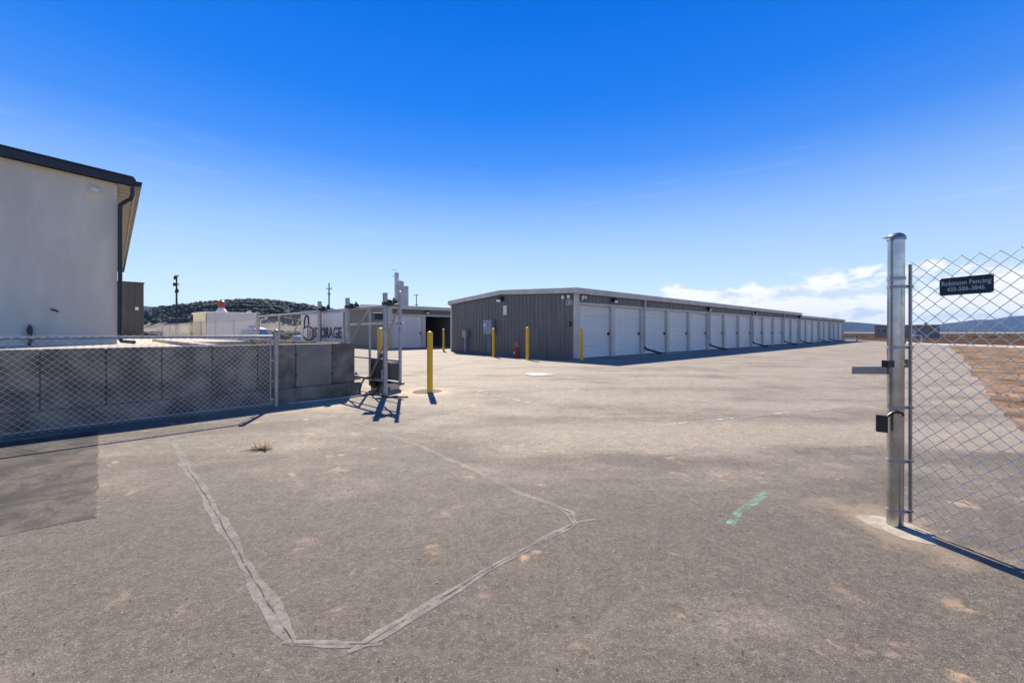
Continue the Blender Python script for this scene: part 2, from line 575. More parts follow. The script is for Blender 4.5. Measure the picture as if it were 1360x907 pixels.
def empty(name, loc=(0, 0, 0), rz=0.0):
    o = bpy.data.objects.new(name, None)
    o.empty_display_size = 0.2
    col.objects.link(o)
    o.location = loc
    o.rotation_euler = (0, 0, rz)
    return o


def tag(o, label=None, cat=None, group=None, kind=None):
    if label:
        o['label'] = label
    if cat:
        o['category'] = cat
    if group:
        o['group'] = group
    if kind:
        o['kind'] = kind
    return o


def text_mesh(s, size, align='CENTER', extrude=0.0008, offset=0.0):
    cu = bpy.data.curves.new('lettering', 'FONT')
    cu.body = s
    cu.size = size
    cu.align_x = align
    cu.extrude = extrude
    cu.offset = offset
    cu.resolution_u = 3
    ob = bpy.data.objects.new('lettering', cu)
    col.objects.link(ob)
    dg = bpy.context.evaluated_depsgraph_get()
    me = bpy.data.meshes.new_from_object(ob.evaluated_get(dg))
    bpy.data.objects.remove(ob)
    bpy.data.curves.remove(cu)
    me.materials.clear()
    return me


def chain_link(name, length, z0, z1, parent, p=0.040, r=0.0017, sag=0.0, zig=0.0035, material='wire', ns=3):
    """woven wire fabric in the parent's x-z plane: each picket wire zigzags and hooks its neighbour"""
    nz = int((z1 - z0) / p)
    nx = int(length / p)
    ks = np.arange(nz + 1)
    V = []
    F = []
    base = 0
    ang = np.arange(ns) * 2 * math.pi / ns + 0.5
    off = np.stack([np.cos(ang), np.sin(ang)], 1) * r
    for i in range(nx):
        tri = (ks + i) % 2
        x = i * p + p * tri
        y = np.where(tri == 1, zig, -zig) + rng.normal(0, 0.0012, nz + 1) + sag * math.sin(i * 0.21)
        z = z0 + ks * p + rng.normal(0, 0.0015, nz + 1)
        pts = np.stack([x, y, z], 1)
        # cross-section lies across the wire, roughly horizontal
        ring = pts[:, None, :] + np.stack([off[:, 0] * 1.4, off[:, 1], np.zeros(ns)], 1)[None]
        V.append(ring.reshape(-1, 3))
        a = base + (np.arange(nz)[:, None] * ns + np.arange(ns)[None])
        b = base + (np.arange(nz)[:, None] * ns + (np.arange(ns)[None] + 1) % ns)
        F.append(np.stack([a, b, b + ns, a + ns], 2).reshape(-1, 4))
        base += (nz + 1) * ns
    V = np.concatenate(V)
    F = np.concatenate(F)
    me = bpy.data.meshes.new(name)
    me.vertices.add(len(V))
    me.vertices.foreach_set('co', V.astype(np.float32).ravel())
    me.loops.add(F.size)
    me.loops.foreach_set('vertex_index', F.astype(np.int32).ravel())
    me.polygons.add(len(F))
    me.polygons.foreach_set('loop_start', np.arange(0, F.size, 4, dtype=np.int32))
    me.polygons.foreach_set('loop_total', np.full(len(F), 4, dtype=np.int32))
    me.update(calc_edges=True)
    me.polygons.foreach_set('use_smooth', np.ones(len(F), dtype=bool))
    o = link(name, me, material, parent)
    o['kind'] = 'stuff'
    return o


# ================================================================== SETTING
BIG = 4200
gr = MB().sheet([(-BIG, -BIG, 0), (BIG, -BIG, 0), (BIG, BIG, 0), (-BIG, BIG, 0)]).build('ground', 'dirt')
tag(gr, kind='structure')

D1 = Vector((0.75, 0.661)).normalized()      # storage rows
N1 = Vector((-D1.y, D1.x))
A1 = math.atan2(D1.y, D1.x)
B1 = Vector((3.1, 19.3))

lot = [(-22, -14), (9, -14), (5.7, 4.35), (6.6, 5.19), (8.05, 6.56), (13.3, 11.6), (21.8, 19.4), (37.9, 34.9),
       (42.6, 39.3), (43.1, 43.5), (47.5, 50), (52, 56), (56, 66), (46, 74), (-4, 66), (-24, 52), (-23, 29), (-10, 16), (-22, 2)]
rag = []
for i, (a, b) in enumerate(zip(lot, lot[1:] + lot[:1])):
    n = 1 if i < 2 or i > 9 else int(math.dist(a, b) / 0.35) + 1
    dx, dy = b[0] - a[0], b[1] - a[1]
    L_ = math.hypot(dx, dy)
    for j in range(n):
        w_ = 0.0 if n == 1 or j == 0 else random.uniform(-.03, .03) + .06 * math.sin(j * .21 + i)
        rag.append((a[0] + dx * j / n + dy / L_ * w_, a[1] + dy * j / n - dx / L_ * w_))
lot = rag
pave = MB().sheet([(x, y, 0.004) for x, y in lot]).build('parking_lot', 'asphalt')
tag(pave, kind='structure')


def strip(name, pts, w, z, material, parent, jit=0.25, stepm=0.06, taper=0.0, wob=0.0):
    """flat band with ragged edges along a ground polyline"""
    P = [Vector((q[0], q[1])) for q in pts]
    out = []
    for a, b in zip(P[:-1], P[1:]):
        n = max(2, int((b - a).length / stepm))
        for i in range(n):
            out.append(a.lerp(b, i / n))
    out.append(P[-1])
    mb = MB()
    ph = random.random() * 9
    for i, q in enumerate(out):
        a = out[max(0, i - 1)]
        b = out[min(len(out) - 1, i + 1)]
        t = (b - a).normalized()
        nn = Vector((-t.y, t.x))
        e_ = min(1.0, (1 - taper) + taper * min(i, len(out) - 1 - i) / 3.0)
        q = q + nn * wob * (math.sin(i * 0.9 + ph) * 0.5 + math.sin(i * 0.37 + ph * 2) * 0.6)
        wl = e_ * w * (0.5 + jit * (math.sin(i * 0.31 + ph) * 0.45 + math.sin(i * 0.83 + ph * 3) * 0.25 + random.uniform(-0.15, 0.15)))
        wr = e_ * w * (0.5 + jit * (math.sin(i * 0.23 + ph * 2) * 0.45 + math.sin(i * 0.71 + ph) * 0.25 + random.uniform(-0.15, 0.15)))
        mb.v.append((*(q + nn * wl), z))
        mb.v.append((*(q - nn * wr), z))
    for i in range(len(out) - 1):
        mb.f.append((2 * i, 2 * i + 1, 2 * i + 3, 2 * i + 2))
    return mb.build(name, material, parent, fix=True)


loopA = [G(228, 580), G(246, 618), G(275, 662), G(300, 706), G(340, 775), G(391, 858)]
loopB = [G(374, 855), G(430, 857), G(508, 856)]
loopC = [G(462, 868), G(490, 853), G(560, 812), G(640, 762), G(705, 727), G(768, 694)]
loopD = [G(764, 698), G(757, 682), G(735, 672)]
loopE = [G(745, 675), G(690, 655), G(630, 626), G(575, 600), G(500, 572), G(447, 552)]
strip('joint_filler_band', loopA, 0.068, 0.0056, 'filler', pave, 0.32, 0.05, 0.75)
strip('joint_filler_band', loopB, 0.058, 0.0060, 'filler', pave, 0.32, 0.05, 0.75)
strip('joint_filler_band', loopC, 0.050, 0.0064, 'filler', pave, 0.32, 0.05, 0.75)
strip('joint_filler_band', loopD, 0.060, 0.0068, 'filler', pave, 0.32, 0.05, 0.75)
strip('joint_filler_band', loopE, 0.058, 0.0056, 'filler', pave, 0.32, 0.05, 0.75)
strip('saw_cut', loopA[1:], 0.006, 0.0080, 'crack', pave, 0.5, 0.03, 0.9, 0.0035)
strip('saw_cut', loopB, 0.005, 0.0082, 'crack', pave, 0.5, 0.03, 0.9, 0.0035)
strip('saw_cut', loopC, 0.0055, 0.0084, 'crack', pave, 0.5, 0.03, 0.9, 0.0035)
strip('saw_cut', loopD, 0.008, 0.0086, 'crack', pave, 0.5, 0.03, 0.9, 0.0035)
strip('saw_cut', [G(790, 690), G(768, 694), G(740, 708)], 0.02, 0.0072, 'filler', pave, 0.5, 0.03)
# second loop by the bollard, a seam and an old painted line
strip('joint_filler_band', [G(715, 538), G(670, 528), G(636, 520), G(652, 517), G(716, 512.5)], 0.07, 0.008, 'whitepaint', pave)
strip('joint_filler_band', [G(716, 512.5), G(760, 518), G(808, 526)], 0.07, 0.0083, 'whitepaint', pave)
strip('asphalt_seam', [G(505, 507), G(540, 499), G(590, 488), G(640, 479)], 0.05, 0.008, 'crack', pave)
strip('paint_mark', [G(970, 697), G(978, 684), G(1000, 669), G(1018, 655)], 0.058, 0.0056, 'greenpaint', pave, 0.22, 0.03)
strip('asphalt_seam', [G(870, 566), G(1000, 553), G(1130, 540)], 0.05, 0.008, 'whitepaint', pave)
# dark patch of asphalt at the foot of the wall
dp = [G(130, 572), G(131, 600), G(130, 640), G(128, 688), G(70, 699), G(0, 713)]
pp = []
for a, b in zip(dp[:-1], dp[1:]):
    for i in range(14):
        q = a.lerp(b, i / 14)
        pp.append((q.x + random.uniform(-.007, .007), q.y + random.uniform(-.007, .007), 0.0056))
pp += [(dp[-1].x, dp[-1].y, 0.0056), (-5.2, 2.2, 0.0056), (-7.0, 3.6, 0.0056)]
MB().sheet(pp).build('asphalt_patch', 'patch', pave)
strip('sand_line', dp[:5], 0.030, 0.0070, 'sandline', pave, 0.6, 0.04)


def disc(name, c, rx, ry, z, material, parent, n=40, jit=0.08):
    pts = []
    ph = [random.uniform(0, 6) for _ in range(3)]
    for j in range(n):
        a = 2 * math.pi * j / n
        s = 1 + jit * (math.sin(2 * a + ph[0]) + 0.7 * math.sin(3 * a + ph[1]) + 0.5 * math.sin(7 * a + ph[2]))
        pts.append((c[0] + math.cos(a) * rx * s, c[1] + math.sin(a) * ry * s, z))
    return MB().sheet(pts).build(name, material, parent)


mc = G(716, 497.5)
cov = empty('manhole', (mc.x, mc.y, 0.004))
MB().lathe([(0.44, 0), (0.44, 0.012), (0.31, 0.016), (0.31, 0.010)], 36).build('concrete_collar', 'concrete_pale', cov, True)
MB().lathe([(0.30, 0.0), (0.30, 0.018), (0.27, 0.022), (0.05, 0.022)], 36).build('cover', 'galv', cov, True)
tag(cov, 'round pale manhole cover set in the lot in front of the hydrant', 'manhole cover')

# concrete kerb at the far edge of the lot
kb = MB()
kp = [(40.5, 20), (41.4, 28), (42.2, 34), (42.75, 39), (43.3, 43.6), (46.0, 47.0)]
for i in range(len(kp) - 1):
    a, b = Vector(kp[i]), Vector(kp[i + 1])
    t = (b - a).normalized()
    nn = Vector((t.y, -t.x)) * 0.16
    kb.hexa([(*a, 0), (*(a + nn), 0), (*(b + nn), 0), (*b, 0), (*a, .15), (*(a + nn), .15), (*(b + nn), .15), (*b, .15)])
tag(kb.build('kerb', 'white'), kind='structure')


# ------------------------------------------------------------------ far terrain
def ridge(name, prof, dist, depth, material, seed, amp, nv=16, nu=160):
    rr = np.random.default_rng(seed)
    px = np.array([q[0] for q in prof], float)
    hy = np.array([(HZ - q[1]) / FPX * dist + EYE for q in prof])
    us = np.linspace(px[0], px[-1], nu)
    hs_ = np.interp(us, px, hy)
    ker = np.ones(5) / 5
    hs_ = np.convolve(np.pad(hs_, 2, 'edge'), ker, 'valid')
    ph = rr.uniform(0, 6.28, (6, 2))
    mb = MB()
    for j in range(nv):
        v = j / (nv - 1) * 2 - 1
        for i in range(nu):
            x = (us[i] - CX) / FPX * dist
            y = dist + v * depth
            fall = math.cos(v * math.pi / 2) ** 1.3
            w = 0
            for q in range(6):
                f = (q + 1) * 3.1 / depth
                w += math.sin(x * f + ph[q, 0] + 2.0 * math.sin(y * f * .7 + ph[q, 1])) / (q + 1)
            z = hs_[i] * fall * (1 + amp * w * (1 - fall)) + amp * 0.10 * hs_[i] * w * fall
            mb.v.append((x * (1 + v * depth / dist * .9), y, max(z, -0.5) - (0.5 if abs(v) > .99 else 0)))
    for j in range(nv - 1):
        for i in range(nu - 1):
            a = j * nu + i
            mb.f.append((a, a + 1, a + nu + 1, a + nu))
    o = mb.build(name, material, None, True)
    tag(o, kind='structure')
    return o


ridge('mountain_range', [(1040, 441), (1090, 430), (1118, 427), (1140, 428), (1160, 430), (1200, 434), (1232, 434.5), (1250, 430), (1275, 427.5),
                         (1300, 424), (1316, 424.5), (1338, 420), (1362, 419), (1420, 414), (1500, 411), (1700, 420), (1900, 436)],
      3000, 620, 'mount', 3, 0.30, 22, 300)
ridge('mountain_range', [(-300, 430), (-100, 415), (60, 409), (150, 407), (196, 407), (240, 413), (300, 420), (380, 432), (430, 441)],
      3400, 500, 'mount', 5, 0.25, 18, 200)
hp = [(q, y + 3.5 * (y < 440)) for q, y in [(110, 441), (160, 428), (196, 414), (215, 409), (234, 406.5), (262, 403), (285, 400), (310, 398.5), (345, 398), (370, 400.5), (400, 405),
      (425, 409), (460, 416), (510, 427), (590, 441)]]
HD, HDEP = 420.0, 130.0
m, k, p, vec = ground_base('hill_soil')
nn_ = k.noise(vec, 0.03, 6, 0.6)
k.put(p.inputs['Base Color'], k.mix(k.step(nn_, 0.38, 0.62), (0.10, 0.078, 0.052), (0.25, 0.195, 0.135)))
p.inputs['Roughness'].default_value = 0.95
M['hill'] = m
hill = ridge('hill', hp, HD, HDEP, 'hill', 11, 0.16, 20, 140)


def clump_cloud(name, spots, material, seed):
    """many small uneven leafy clumps as one mesh; spots: (x, y, z, radius, height)"""
    import bmesh
    rr = np.random.default_rng(seed)
    bm = bmesh.new()
    bmesh.ops.create_icosphere(bm, subdivisions=1, radius=1.0)
    bv = np.array([v.co[:] for v in bm.verts])
    bf = np.array([[v.index for v in f.verts] for f in bm.faces])
    bm.free()
    V, F, n = [], [], 0
    for (x, y, z, r, h) in spots:
        for _ in range(3):
            o = rr.normal(0, 0.42, 3) * (r, r, h * 0.25)
            s = rr.uniform(0.45, 0.95)
            q = bv * (r * s, r * s, h * 0.5 * s) * rr.uniform(0.62, 1.3, (len(bv), 1))
            V.append(q + np.array([x, y, z + h * 0.45]) + o)
            F.append(bf + n)
            n += len(bv)
    me = bpy.data.meshes.new(name)
    me.from_pydata(np.concatenate(V).tolist(), [], np.concatenate(F).tolist())
    me.update()
    return link(name, me, material)


hv = np.array([v.co[:] for v in hill.data.vertices])
sel = hv[(hv[:, 1] < HD + 25) & (hv[:, 1] > HD - 95) & (hv[:, 2] > 8)]
sp_ = []
for _ in range(9000):
    b = sel[rng.integers(len(sel))]
    rel = b[2] / 36.0
    dens = 1.0 if b[1] > HD - 66 else 0.28
    if rng.random() > dens:
        continue
    x, y = b[0] + rng.uniform(-4, 4), b[1] + rng.uniform(-5, 5)
    h = rng.uniform(2.2, 4.8)
    sp_.append((x, y, b[2] - 0.8, h * rng.uniform(.42, .62), h))
tag(clump_cloud('hill_woodland', sp_, 'tree', 21), 'dark green juniper scrub covering the low hill on the skyline', 'trees', kind='stuff')
sp_ = []
for _ in range(900):
    d = rng.uniform(60, 330)
    px = rng.uniform(120, 620)
    x = (px - CX) / FPX * d
    h = rng.uniform(.4, 1.3) * (1 + d / 300)
    sp_.append((x, d, 0, h * .9, h))
for _ in range(500):
    d = rng.uniform(85, 330)
    px = rng.uniform(1100, 1420)
    x = (px - CX) / FPX * d
    h = rng.uniform(.15, .38)
    sp_.append((x, d, 0, h * 1.2, h))
tag(clump_cloud('sagebrush', sp_, 'sage', 22), 'low brown brush scattered over the open plain', 'brush', kind='stuff')


# ================================================================== STORAGE ROWS
RIB = 0.305


def ribbed(length, z0, z1, y=0.0, depth=0.030, start=0.0, ztop=None):
    """trapezoidal ribbed sheet in the x-z plane facing -y; ztop(x) gives a sloping top"""
    xs = [(0.0, 0)]
    x = 0.0
    while x < length - 1e-6:
        for (dx, dp) in ((0.11, 0), (0.135, 1), (0.185, 1), (0.21, 0), (RIB, 0)):
            if x + dx <= length + 1e-6:
                xs.append((min(x + dx, length), dp))
        x += RIB
    if xs[-1][0] < length - 1e-4:
        xs.append((length, 0))
    mb = MB()
    for (x, dp) in xs:
        t = ztop(start + x) if ztop else z1
        mb.v.append((start + x, y - depth * dp, z0))
        mb.v.append((start + x, y - depth * dp, t))
    for i in range(len(xs) - 1):
        mb.f.append((2 * i, 2 * i + 2, 2 * i + 3, 2 * i + 1))
    return mb


PITCH, COLW, REC, DOORH, HEADB, EAVE, FAS = 2.95, 0.32, 0.17, 2.63, 2.74, 3.39, 0.26
OPEN = PITCH - COLW
X0 = 0.22
W = 12 * 0.915
SECT = 5


def curtain(nsec):
    """roll-up door curtain, nsec sections of horizontal corrugation, one section's mesh"""
    h = (DOORH - 0.07) / SECT
    mb = MB()
    zs = []
    nrib = 6
    for i in range(nrib):
        z = i * h / nrib
        for f, dp in ((0.0, 0), (0.12, 0), (0.3, 1), (0.7, 1), (0.88, 0)):
            zs.append((z + f * h / nrib, dp))
    zs.append((h, 0))
    zs[0] = (0.0, -0.6)
    zs.insert(1, (0.010, -0.6))
    for rep in range(nsec):
        b0 = len(mb.v)
        for (z, dp) in zs:
            mb.v.append((0, -0.020 * dp, z + rep * h))
            mb.v.append((OPEN, -0.020 * dp, z + rep * h))
        for i in range(len(zs) - 1):
            mb.f.append((b0 + 2 * i, b0 + 2 * i + 1, b0 + 2 * i + 3, b0 + 2 * i + 2))
    return mb


sec_mesh = curtain(1).mesh('curtain_section')
sec_mesh.materials.append(M['door'])
full_mesh = curtain(SECT).mesh('door')
full_mesh.materials.append(M['door'])
botbar_mesh = MB().box(0, OPEN, -0.03, 0.02, 0.008, 0.07).mesh('bottom_bar')
botbar_mesh.materials.append(M['white'])
latch_mb = MB().box(OPEN - 0.16, OPEN - 0.03, -0.045, -0.005, 1.06, 1.22)
latch_mb.box(OPEN - 0.22, OPEN + 0.02, -0.055, -0.045, 1.12, 1.155)
latch_mesh = latch_mb.mesh('latch')
latch_mesh.materials.append(M['black'])
col_mesh = MB().box(0, COLW, 0.0, REC + 0.05, 0, HEADB - 0.003).mesh('door_column')
col_mesh.materials.append(M['taupe'])
head_trim = MB().box(0, OPEN, 0.002, REC + 0.06, DOORH, HEADB).mesh('door_head')
head_trim.materials.append(M['taupe'])
head_panel = ribbed(PITCH, HEADB, EAVE - FAS + 0.05, 0.03).mesh('header_panel')
head_panel.materials.append(M['charcoal'])
ds_mb = MB().box(-0.045, 0.045, -0.085, -0.004, 0.22, EAVE - FAS)
ds_mesh = ds_mb.mesh('downspout')
ds_mesh.materials.append(M['taupe'])
el_mesh = MB().tube([(0, -0.045, 0.46), (0.0, -0.08, 0.36), (0.06, -0.18, 0.30), (0.45, -0.75, 0.10), (0.62, -0.98, 0.062)], 0.058, 10).mesh('drain_hose')
el_mesh.materials.append(M['rubber'])
lh_mb = MB().prism([(-0.02, -0.10), (-0.20, -0.13), (-0.24, -0.02), (-0.10, 0.10), (-0.02, 0.10)], 'x', -0.16, 0.16)
lh_mesh = lh_mb.mesh('wall_light')
lh_mesh.materials.append(M['black'])
ll_mesh = MB().hexa([(-.14, -.205, -.145), (.14, -.205, -.145), (.14, -.03, -.118), (-.14, -.03, -.118),
                     (-.14, -.236, -.03), (.14, -.236, -.03), (.14, -.03, -.10), (-.14, -.03, -.10)]).mesh('lens')
ll_mesh.materials.append(M['lens'])


def wall_light(root, x, y, z, rz=0.0, s=1.0):
    a = link('wall_light', lh_mesh, None, root)
    a.location = (x, y, z)
    a.rotation_euler = (0, 0, rz)
    a.scale = (s, s, s)
    b = link('lens', ll_mesh, None, a)
    return a


def storage_row(loc, rz, groups, step_after, step_dz, near, open_doors, lights):
    root = empty('storage_building', (loc[0], loc[1], 0.0), rz)
    nd = sum(groups)
    L = X0 + nd * PITCH + 0.1
    seams = []
    acc = 0
    for q in groups[:-1]:
        acc += q
        seams.append(acc)
    xstep = X0 + step_after * PITCH if step_after else L

    def dz(x):
        return 0.0 if x < xstep - 0.01 else -step_dz
    # concrete slab edge
    MB().box(-0.02, L + .02, -0.02, W + .02, 0.0, 0.03).build('slab', 'concrete', root)
    # corner posts
    MB().box(-0.012, 0.20, -0.012, 0.0, 0.03, EAVE - FAS + .02).build('corner_trim', 'taupe', root)
    MB().box(-0.045, -0.012, -0.012, 0.15, 0.03, EAVE - FAS + .02).build('corner_trim', 'taupe', root)
    MB().box(-0.045, -0.012, W - 0.15, W + 0.012, 0.03, EAVE - FAS + .02).build('corner_trim', 'taupe', root)
    MB().box(-0.012, X0, 0.0, REC + .05, 0.03, HEADB - .003).build('door_column', 'taupe', root)
    for i in range(nd):
        xa = X0 + i * PITCH
        if i not in open_doors:
            if i < near:
                d = empty('door', (xa, REC, 0.07))
                d.parent = root
                h = (DOORH - 0.07) / SECT
                for s_ in range(SECT):
                    c_ = link('curtain_section', sec_mesh, None, d)
                    c_.location = (0, 0, s_ * h)
                bb = link('bottom_bar', botbar_mesh, None, d)
                bb.location = (0, 0, -0.07 + 0.03)
                la = link('latch', latch_mesh, None, d)
            else:
                d = link('door', full_mesh, None, root)
                d.location = (xa, REC, 0.07)
                if i < 13:
                    link('latch', latch_mesh, None, d)
        else:
            rm = MB()
            rm.box(xa - .02, xa, REC + .06, 6, .03, DOORH + .3)
            rm.box(xa + OPEN, xa + OPEN + .02, REC + .06, 6, .03, DOORH + .3)
            rm.box(xa - .02, xa + OPEN + .02, 6, 6.02, .03, DOORH + .3)
            rm.box(xa - .02, xa + OPEN + .02, REC + .06, 6.02, DOORH + .3, DOORH + .32)
            rm.build('unit_lining', 'inside', root)
            MB().tube([(xa + .02, REC + .22, DOORH + .12), (xa + OPEN - .02, REC + .22, DOORH + .12)], 0.15, 14).build('rolled_door', 'door', root, True)
        c_ = link('door_column', col_mesh, None, root)
        c_.location = (xa + OPEN, 0, 0.0)
        t_ = link('door_head', head_trim, None, root)
        t_.location = (xa, 0, 0)
        hp_ = link('header_panel', head_panel, None, root)
        hp_.location = (xa, 0, 0)
        if dz(xa) < 0:
            hp_.scale = (1, 1, 1)
            hp_.location = (xa, 0, -step_dz * 0.0)
    for s_ in seams:
        a = link('downspout', ds_mesh, None, root)
        a.location = (X0 + s_ * PITCH - 0.06, 0, 0)
        if dz(X0 + s_ * PITCH) < 0:
            a.scale = (1, 1, 0.93)
        b = link('drain_hose', el_mesh, None, a)
    # end wall panels (face -x): built in a turned frame
    zt = lambda y: EAVE - 0.02 + 0.30 * (1 - abs(y - W / 2) / (W / 2)) - 0.04
    for i in range(12):
        mb = ribbed(0.915, 0.03, 3, 0, 0.032, 0.0, lambda q, i=i: zt(i * 0.915 + q))
        mb.v = [(y_, W - 0 - x_, z_) if False else (y_, i * 0.915 + x_, z_) for (x_, y_, z_) in mb.v]
        mb.build('wall_panel', 'charcoal', root)
    # plain back and far walls
    MB().box(X0, xstep, W - .03, W, 0.03, EAVE - .1).build('back_wall', 'charcoal', root)
    if step_after:
        MB().box(xstep, L, W - .03, W, 0.03, EAVE - .1 - step_dz).build('back_wall', 'charcoal', root)
    e_ = EAVE - FAS + .1 + dz(L)
    MB().prism([(0, .03), (W, .03), (W, e_), (W / 2, e_ + .3), (0, e_)], 'x', L - .03, L).build('far_end_wall', 'charcoal', root)
    MB().box(L, L + .012, -.012, .15, .03, e_).build('corner_trim', 'taupe', root)
    # roof, eave gutter and rake trim
    segs = [(0, xstep, 0.0)] + ([(xstep, L, -step_dz)] if step_after else [])
    for n_, (xa, xb, q) in enumerate(segs):
        OV = 0.14
        xa_ = xa - (OV if n_ == 0 else 0)
        xb_ = xb + OV if n_ == len(segs) - 1 else xb + .12
        e = EAVE + q
        rf = MB().prism([(-OV, e - .02), (W / 2, e + .28), (W + OV, e - .02), (W + OV, e + .015), (W / 2, e + .315), (-OV, e + .015)], 'x', xa_, xb_)
        rf.build('roof', 'roof', root)
        gt = MB().prism([(-OV - .012, e - FAS), (-OV + .02, e - FAS), (-OV + .02, e + .02), (-OV - .04, e + .02), (-OV - .04, e - .06)], 'x', xa_ + (.002 if n_ == 0 else 0), xb_ - .002)
        gt.build('eave_gutter', 'taupe', root)
        MB().box(xa_ + .03, xb_ - .03, -OV + .02, 0.02, e - FAS + .03, e - FAS + .05).build('soffit', 'taupe', root)
        MB().box(xa_ + .03, xb_ - .03, W + OV - .02, W + OV + .012, e - FAS, e + .02).build('eave_gutter', 'taupe', root)
        ends = [xa_] if n_ == 0 else []
        if n_ == len(segs) - 1 or (step_after and n_ == 0):
            ends.append(xb_ - .03)
        for xe in ends:
            for s0, s1 in ((-OV - .03, W / 2), (W / 2, W + OV + .03)):
                za = e + .02 if s0 < 0 else e + .335
                zb = e + .335 if s0 < 0 else e + .02
                MB().hexa([(xe - .03, s0, za - FAS), (xe, s0, za - FAS), (xe, s1, zb - FAS), (xe - .03, s1, zb - FAS),
                           (xe - .03, s0, za), (xe, s0, za), (xe, s1, zb), (xe - .03, s1, zb)]).build('rake_trim', 'taupe', root)
    for (i, off) in lights:
        x_ = X0 + i * PITCH + off
        wall_light(root, x_, 0.0, (2.98 + dz(x_) * .0), 0, 1.0)
    return root


row1 = storage_row(B1, A1, [2, 3, 3, 3, 2, 3, 2, 3], 13, 0.25, 9, (), [(1, -.2), (5, -.3), (8, .3), (13, -.5)])
tag(row1, 'long dark grey storage building with twenty-one white roll-up doors and hydrant beside its end wall', 'storage building')
B2 = Vector((-9.6, 31.6))
row2 = storage_row(B2, A1, [2, 3, 3, 2], 0, 0.0, 2, (1,), [(0, .4), (1, .1)])
tag(row2, 'grey storage building behind the gate with one white door and one open dark unit', 'storage building')

# fittings on the end wall of the near row (local frame: wall faces -x, y runs away from the near corner)
wall_light(row1, -0.02, along(B1, N1, 667), 3.22, R(-90), 1.25)
yb = along(B1, N1, 671)
MB().box(-0.07, -0.033, yb - .20, yb + .10, 2.28, 2.82).build('notice_panel', 'white', row1)
MB().lathe([(0.0, 0), (.05, .0), (.06, .04), (.03, .09), (0.0, .10)], 12, (-0.12, yb - .15, 3.45)).build('camera_dome', 'white', row1, True)
yb = along(B1, N1, 652)
cab = MB().box(-0.30, -0.033, yb - .42, yb + .38, 1.18, 2.02).build('electrical_cabinet', 'greybox', row1, False, 0.008)
MB().tube([(-.30, yb + .12, 1.72), (-.42, yb + .12, 1.72)], [.10, .085], 16).build('meter_dome', 'lens', cab, True)
for oy in (-.1, .08):
    MB().tube([(-.12, yb + oy, 0.03), (-.12, yb + oy, 1.2)], 0.035, 10).build('conduit', 'greybox', cab, True)
yb = along(B1, N1, 621)
cab = MB().box(-0.28, -0.06, yb - .22, yb + .22, 0.95, 1.42).build('junction_box', 'greybox', row1, False, 0.006)
MB().box(-.21, -.11, yb - .07, yb + .07, 0.03, .95).build('pedestal', 'greybox', cab)
yb = along(B1, N1, 757)
MB().box(-0.12, -0.033, yb - .08, yb + .08, 1.60, 1.80).build('keypad', 'black', row1, False, 0.006)
MB().box(-0.13, -0.1205, yb - .05, yb + .04, 1.67, 1.75).build('keypad_plate', 'greybox', row1)
for px in (750.6, 758.2):
    yy = along(B1, N1, px)
    hd = MB().tube([(-.033, yy, 3.03), (-.10, yy, 3.02), (-.19, yy, 3.0)], [.03, .045, .095], 16).build('spot_head', 'white', row1, True)
    MB().tube([(-.19, yy, 3.0), (-.20, yy, 2.998)], [.085, .07], 16).build('lens', 'lens', hd, True)


def oval(rx, rz, n=28, sq=3.2):
    out = []
    for j in range(n):
        a = 2 * math.pi * j / n
        c_, s_ = math.cos(a), math.sin(a)
        out.append((math.copysign(abs(c_) ** (2 / sq), c_) * rx, math.copysign(abs(s_) ** (2 / sq), s_) * rz))
    return out


ysg = along(B1, N1, 756.8)
plate = empty('number_sign', (-0.033, ysg, 2.74), R(-90))
plate.parent = row1
MB().prism(oval(.19, .115), 'y', -0.012, 0.0).build('white_border', 'white', plate)
MB().prism(oval(.155, .085), 'y', -0.016, -0.0125).build('black_plate', 'ink', plate)
tx = link('lettering', text_mesh('40', 0.15, offset=0.006), 'white', plate)
tx.location = (0, -0.0185, -0.052)
tx.rotation_euler = (R(90), 0, 0)
# twin flood on the facade by the near corner
fh = MB().box(0.28, 0.40, -.10, .0, 2.93, 3.02).build('twin_flood', 'black', row1)
for q in (.26, .44):
    MB().tube([(q, -.09, 2.99), (q + .02, -.20, 2.97)], [.045, .085], 14).build('flood_head', 'white', fh, True)
MB().box(.335, .385, -.06, -.0, 2.82, 2.92).build('sensor', 'white', fh)
# first hose lies in two lengths
MB().tube([G(1, 2 + HZ) * 0 + Vector((6.25, -.95, .05)), Vector((6.9, -1.0, .045)), Vector((8.6, -1.05, .045))], 0.035, 8).build('drain_pipe', 'greybox', row1, True)


# ================================================================== BOLLARDS
def bollard(px, py, h, r, label, collar=0.0, cmat='concrete_pale', loc=None):
    q = loc or G(px, py)
    root = empty('bollard', (q.x, q.y, 0.004))
    prof = [(r, 0.0), (r, h - r * .7)] + [(r * math.cos(a), h - r * .7 + r * .7 * math.sin(a)) for a in np.linspace(.2, 1.5, 6)]
    MB().lathe(prof, 22).build('sleeve', 'yellow', root, True)
    MB().lathe([(r * 1.025, h - r * 1.5), (r * 1.04, h - r * 1.3), (r * 1.025, h - r * 1.1)], 22).build('seam_ring', 'yellow', root, True)
    if collar:
        disc('footing', (0, 0), collar, collar, 0.006, cmat, root, 30, 0.05)
    tag(root, label, 'bollard', 'yellow safety bollards')
    return root


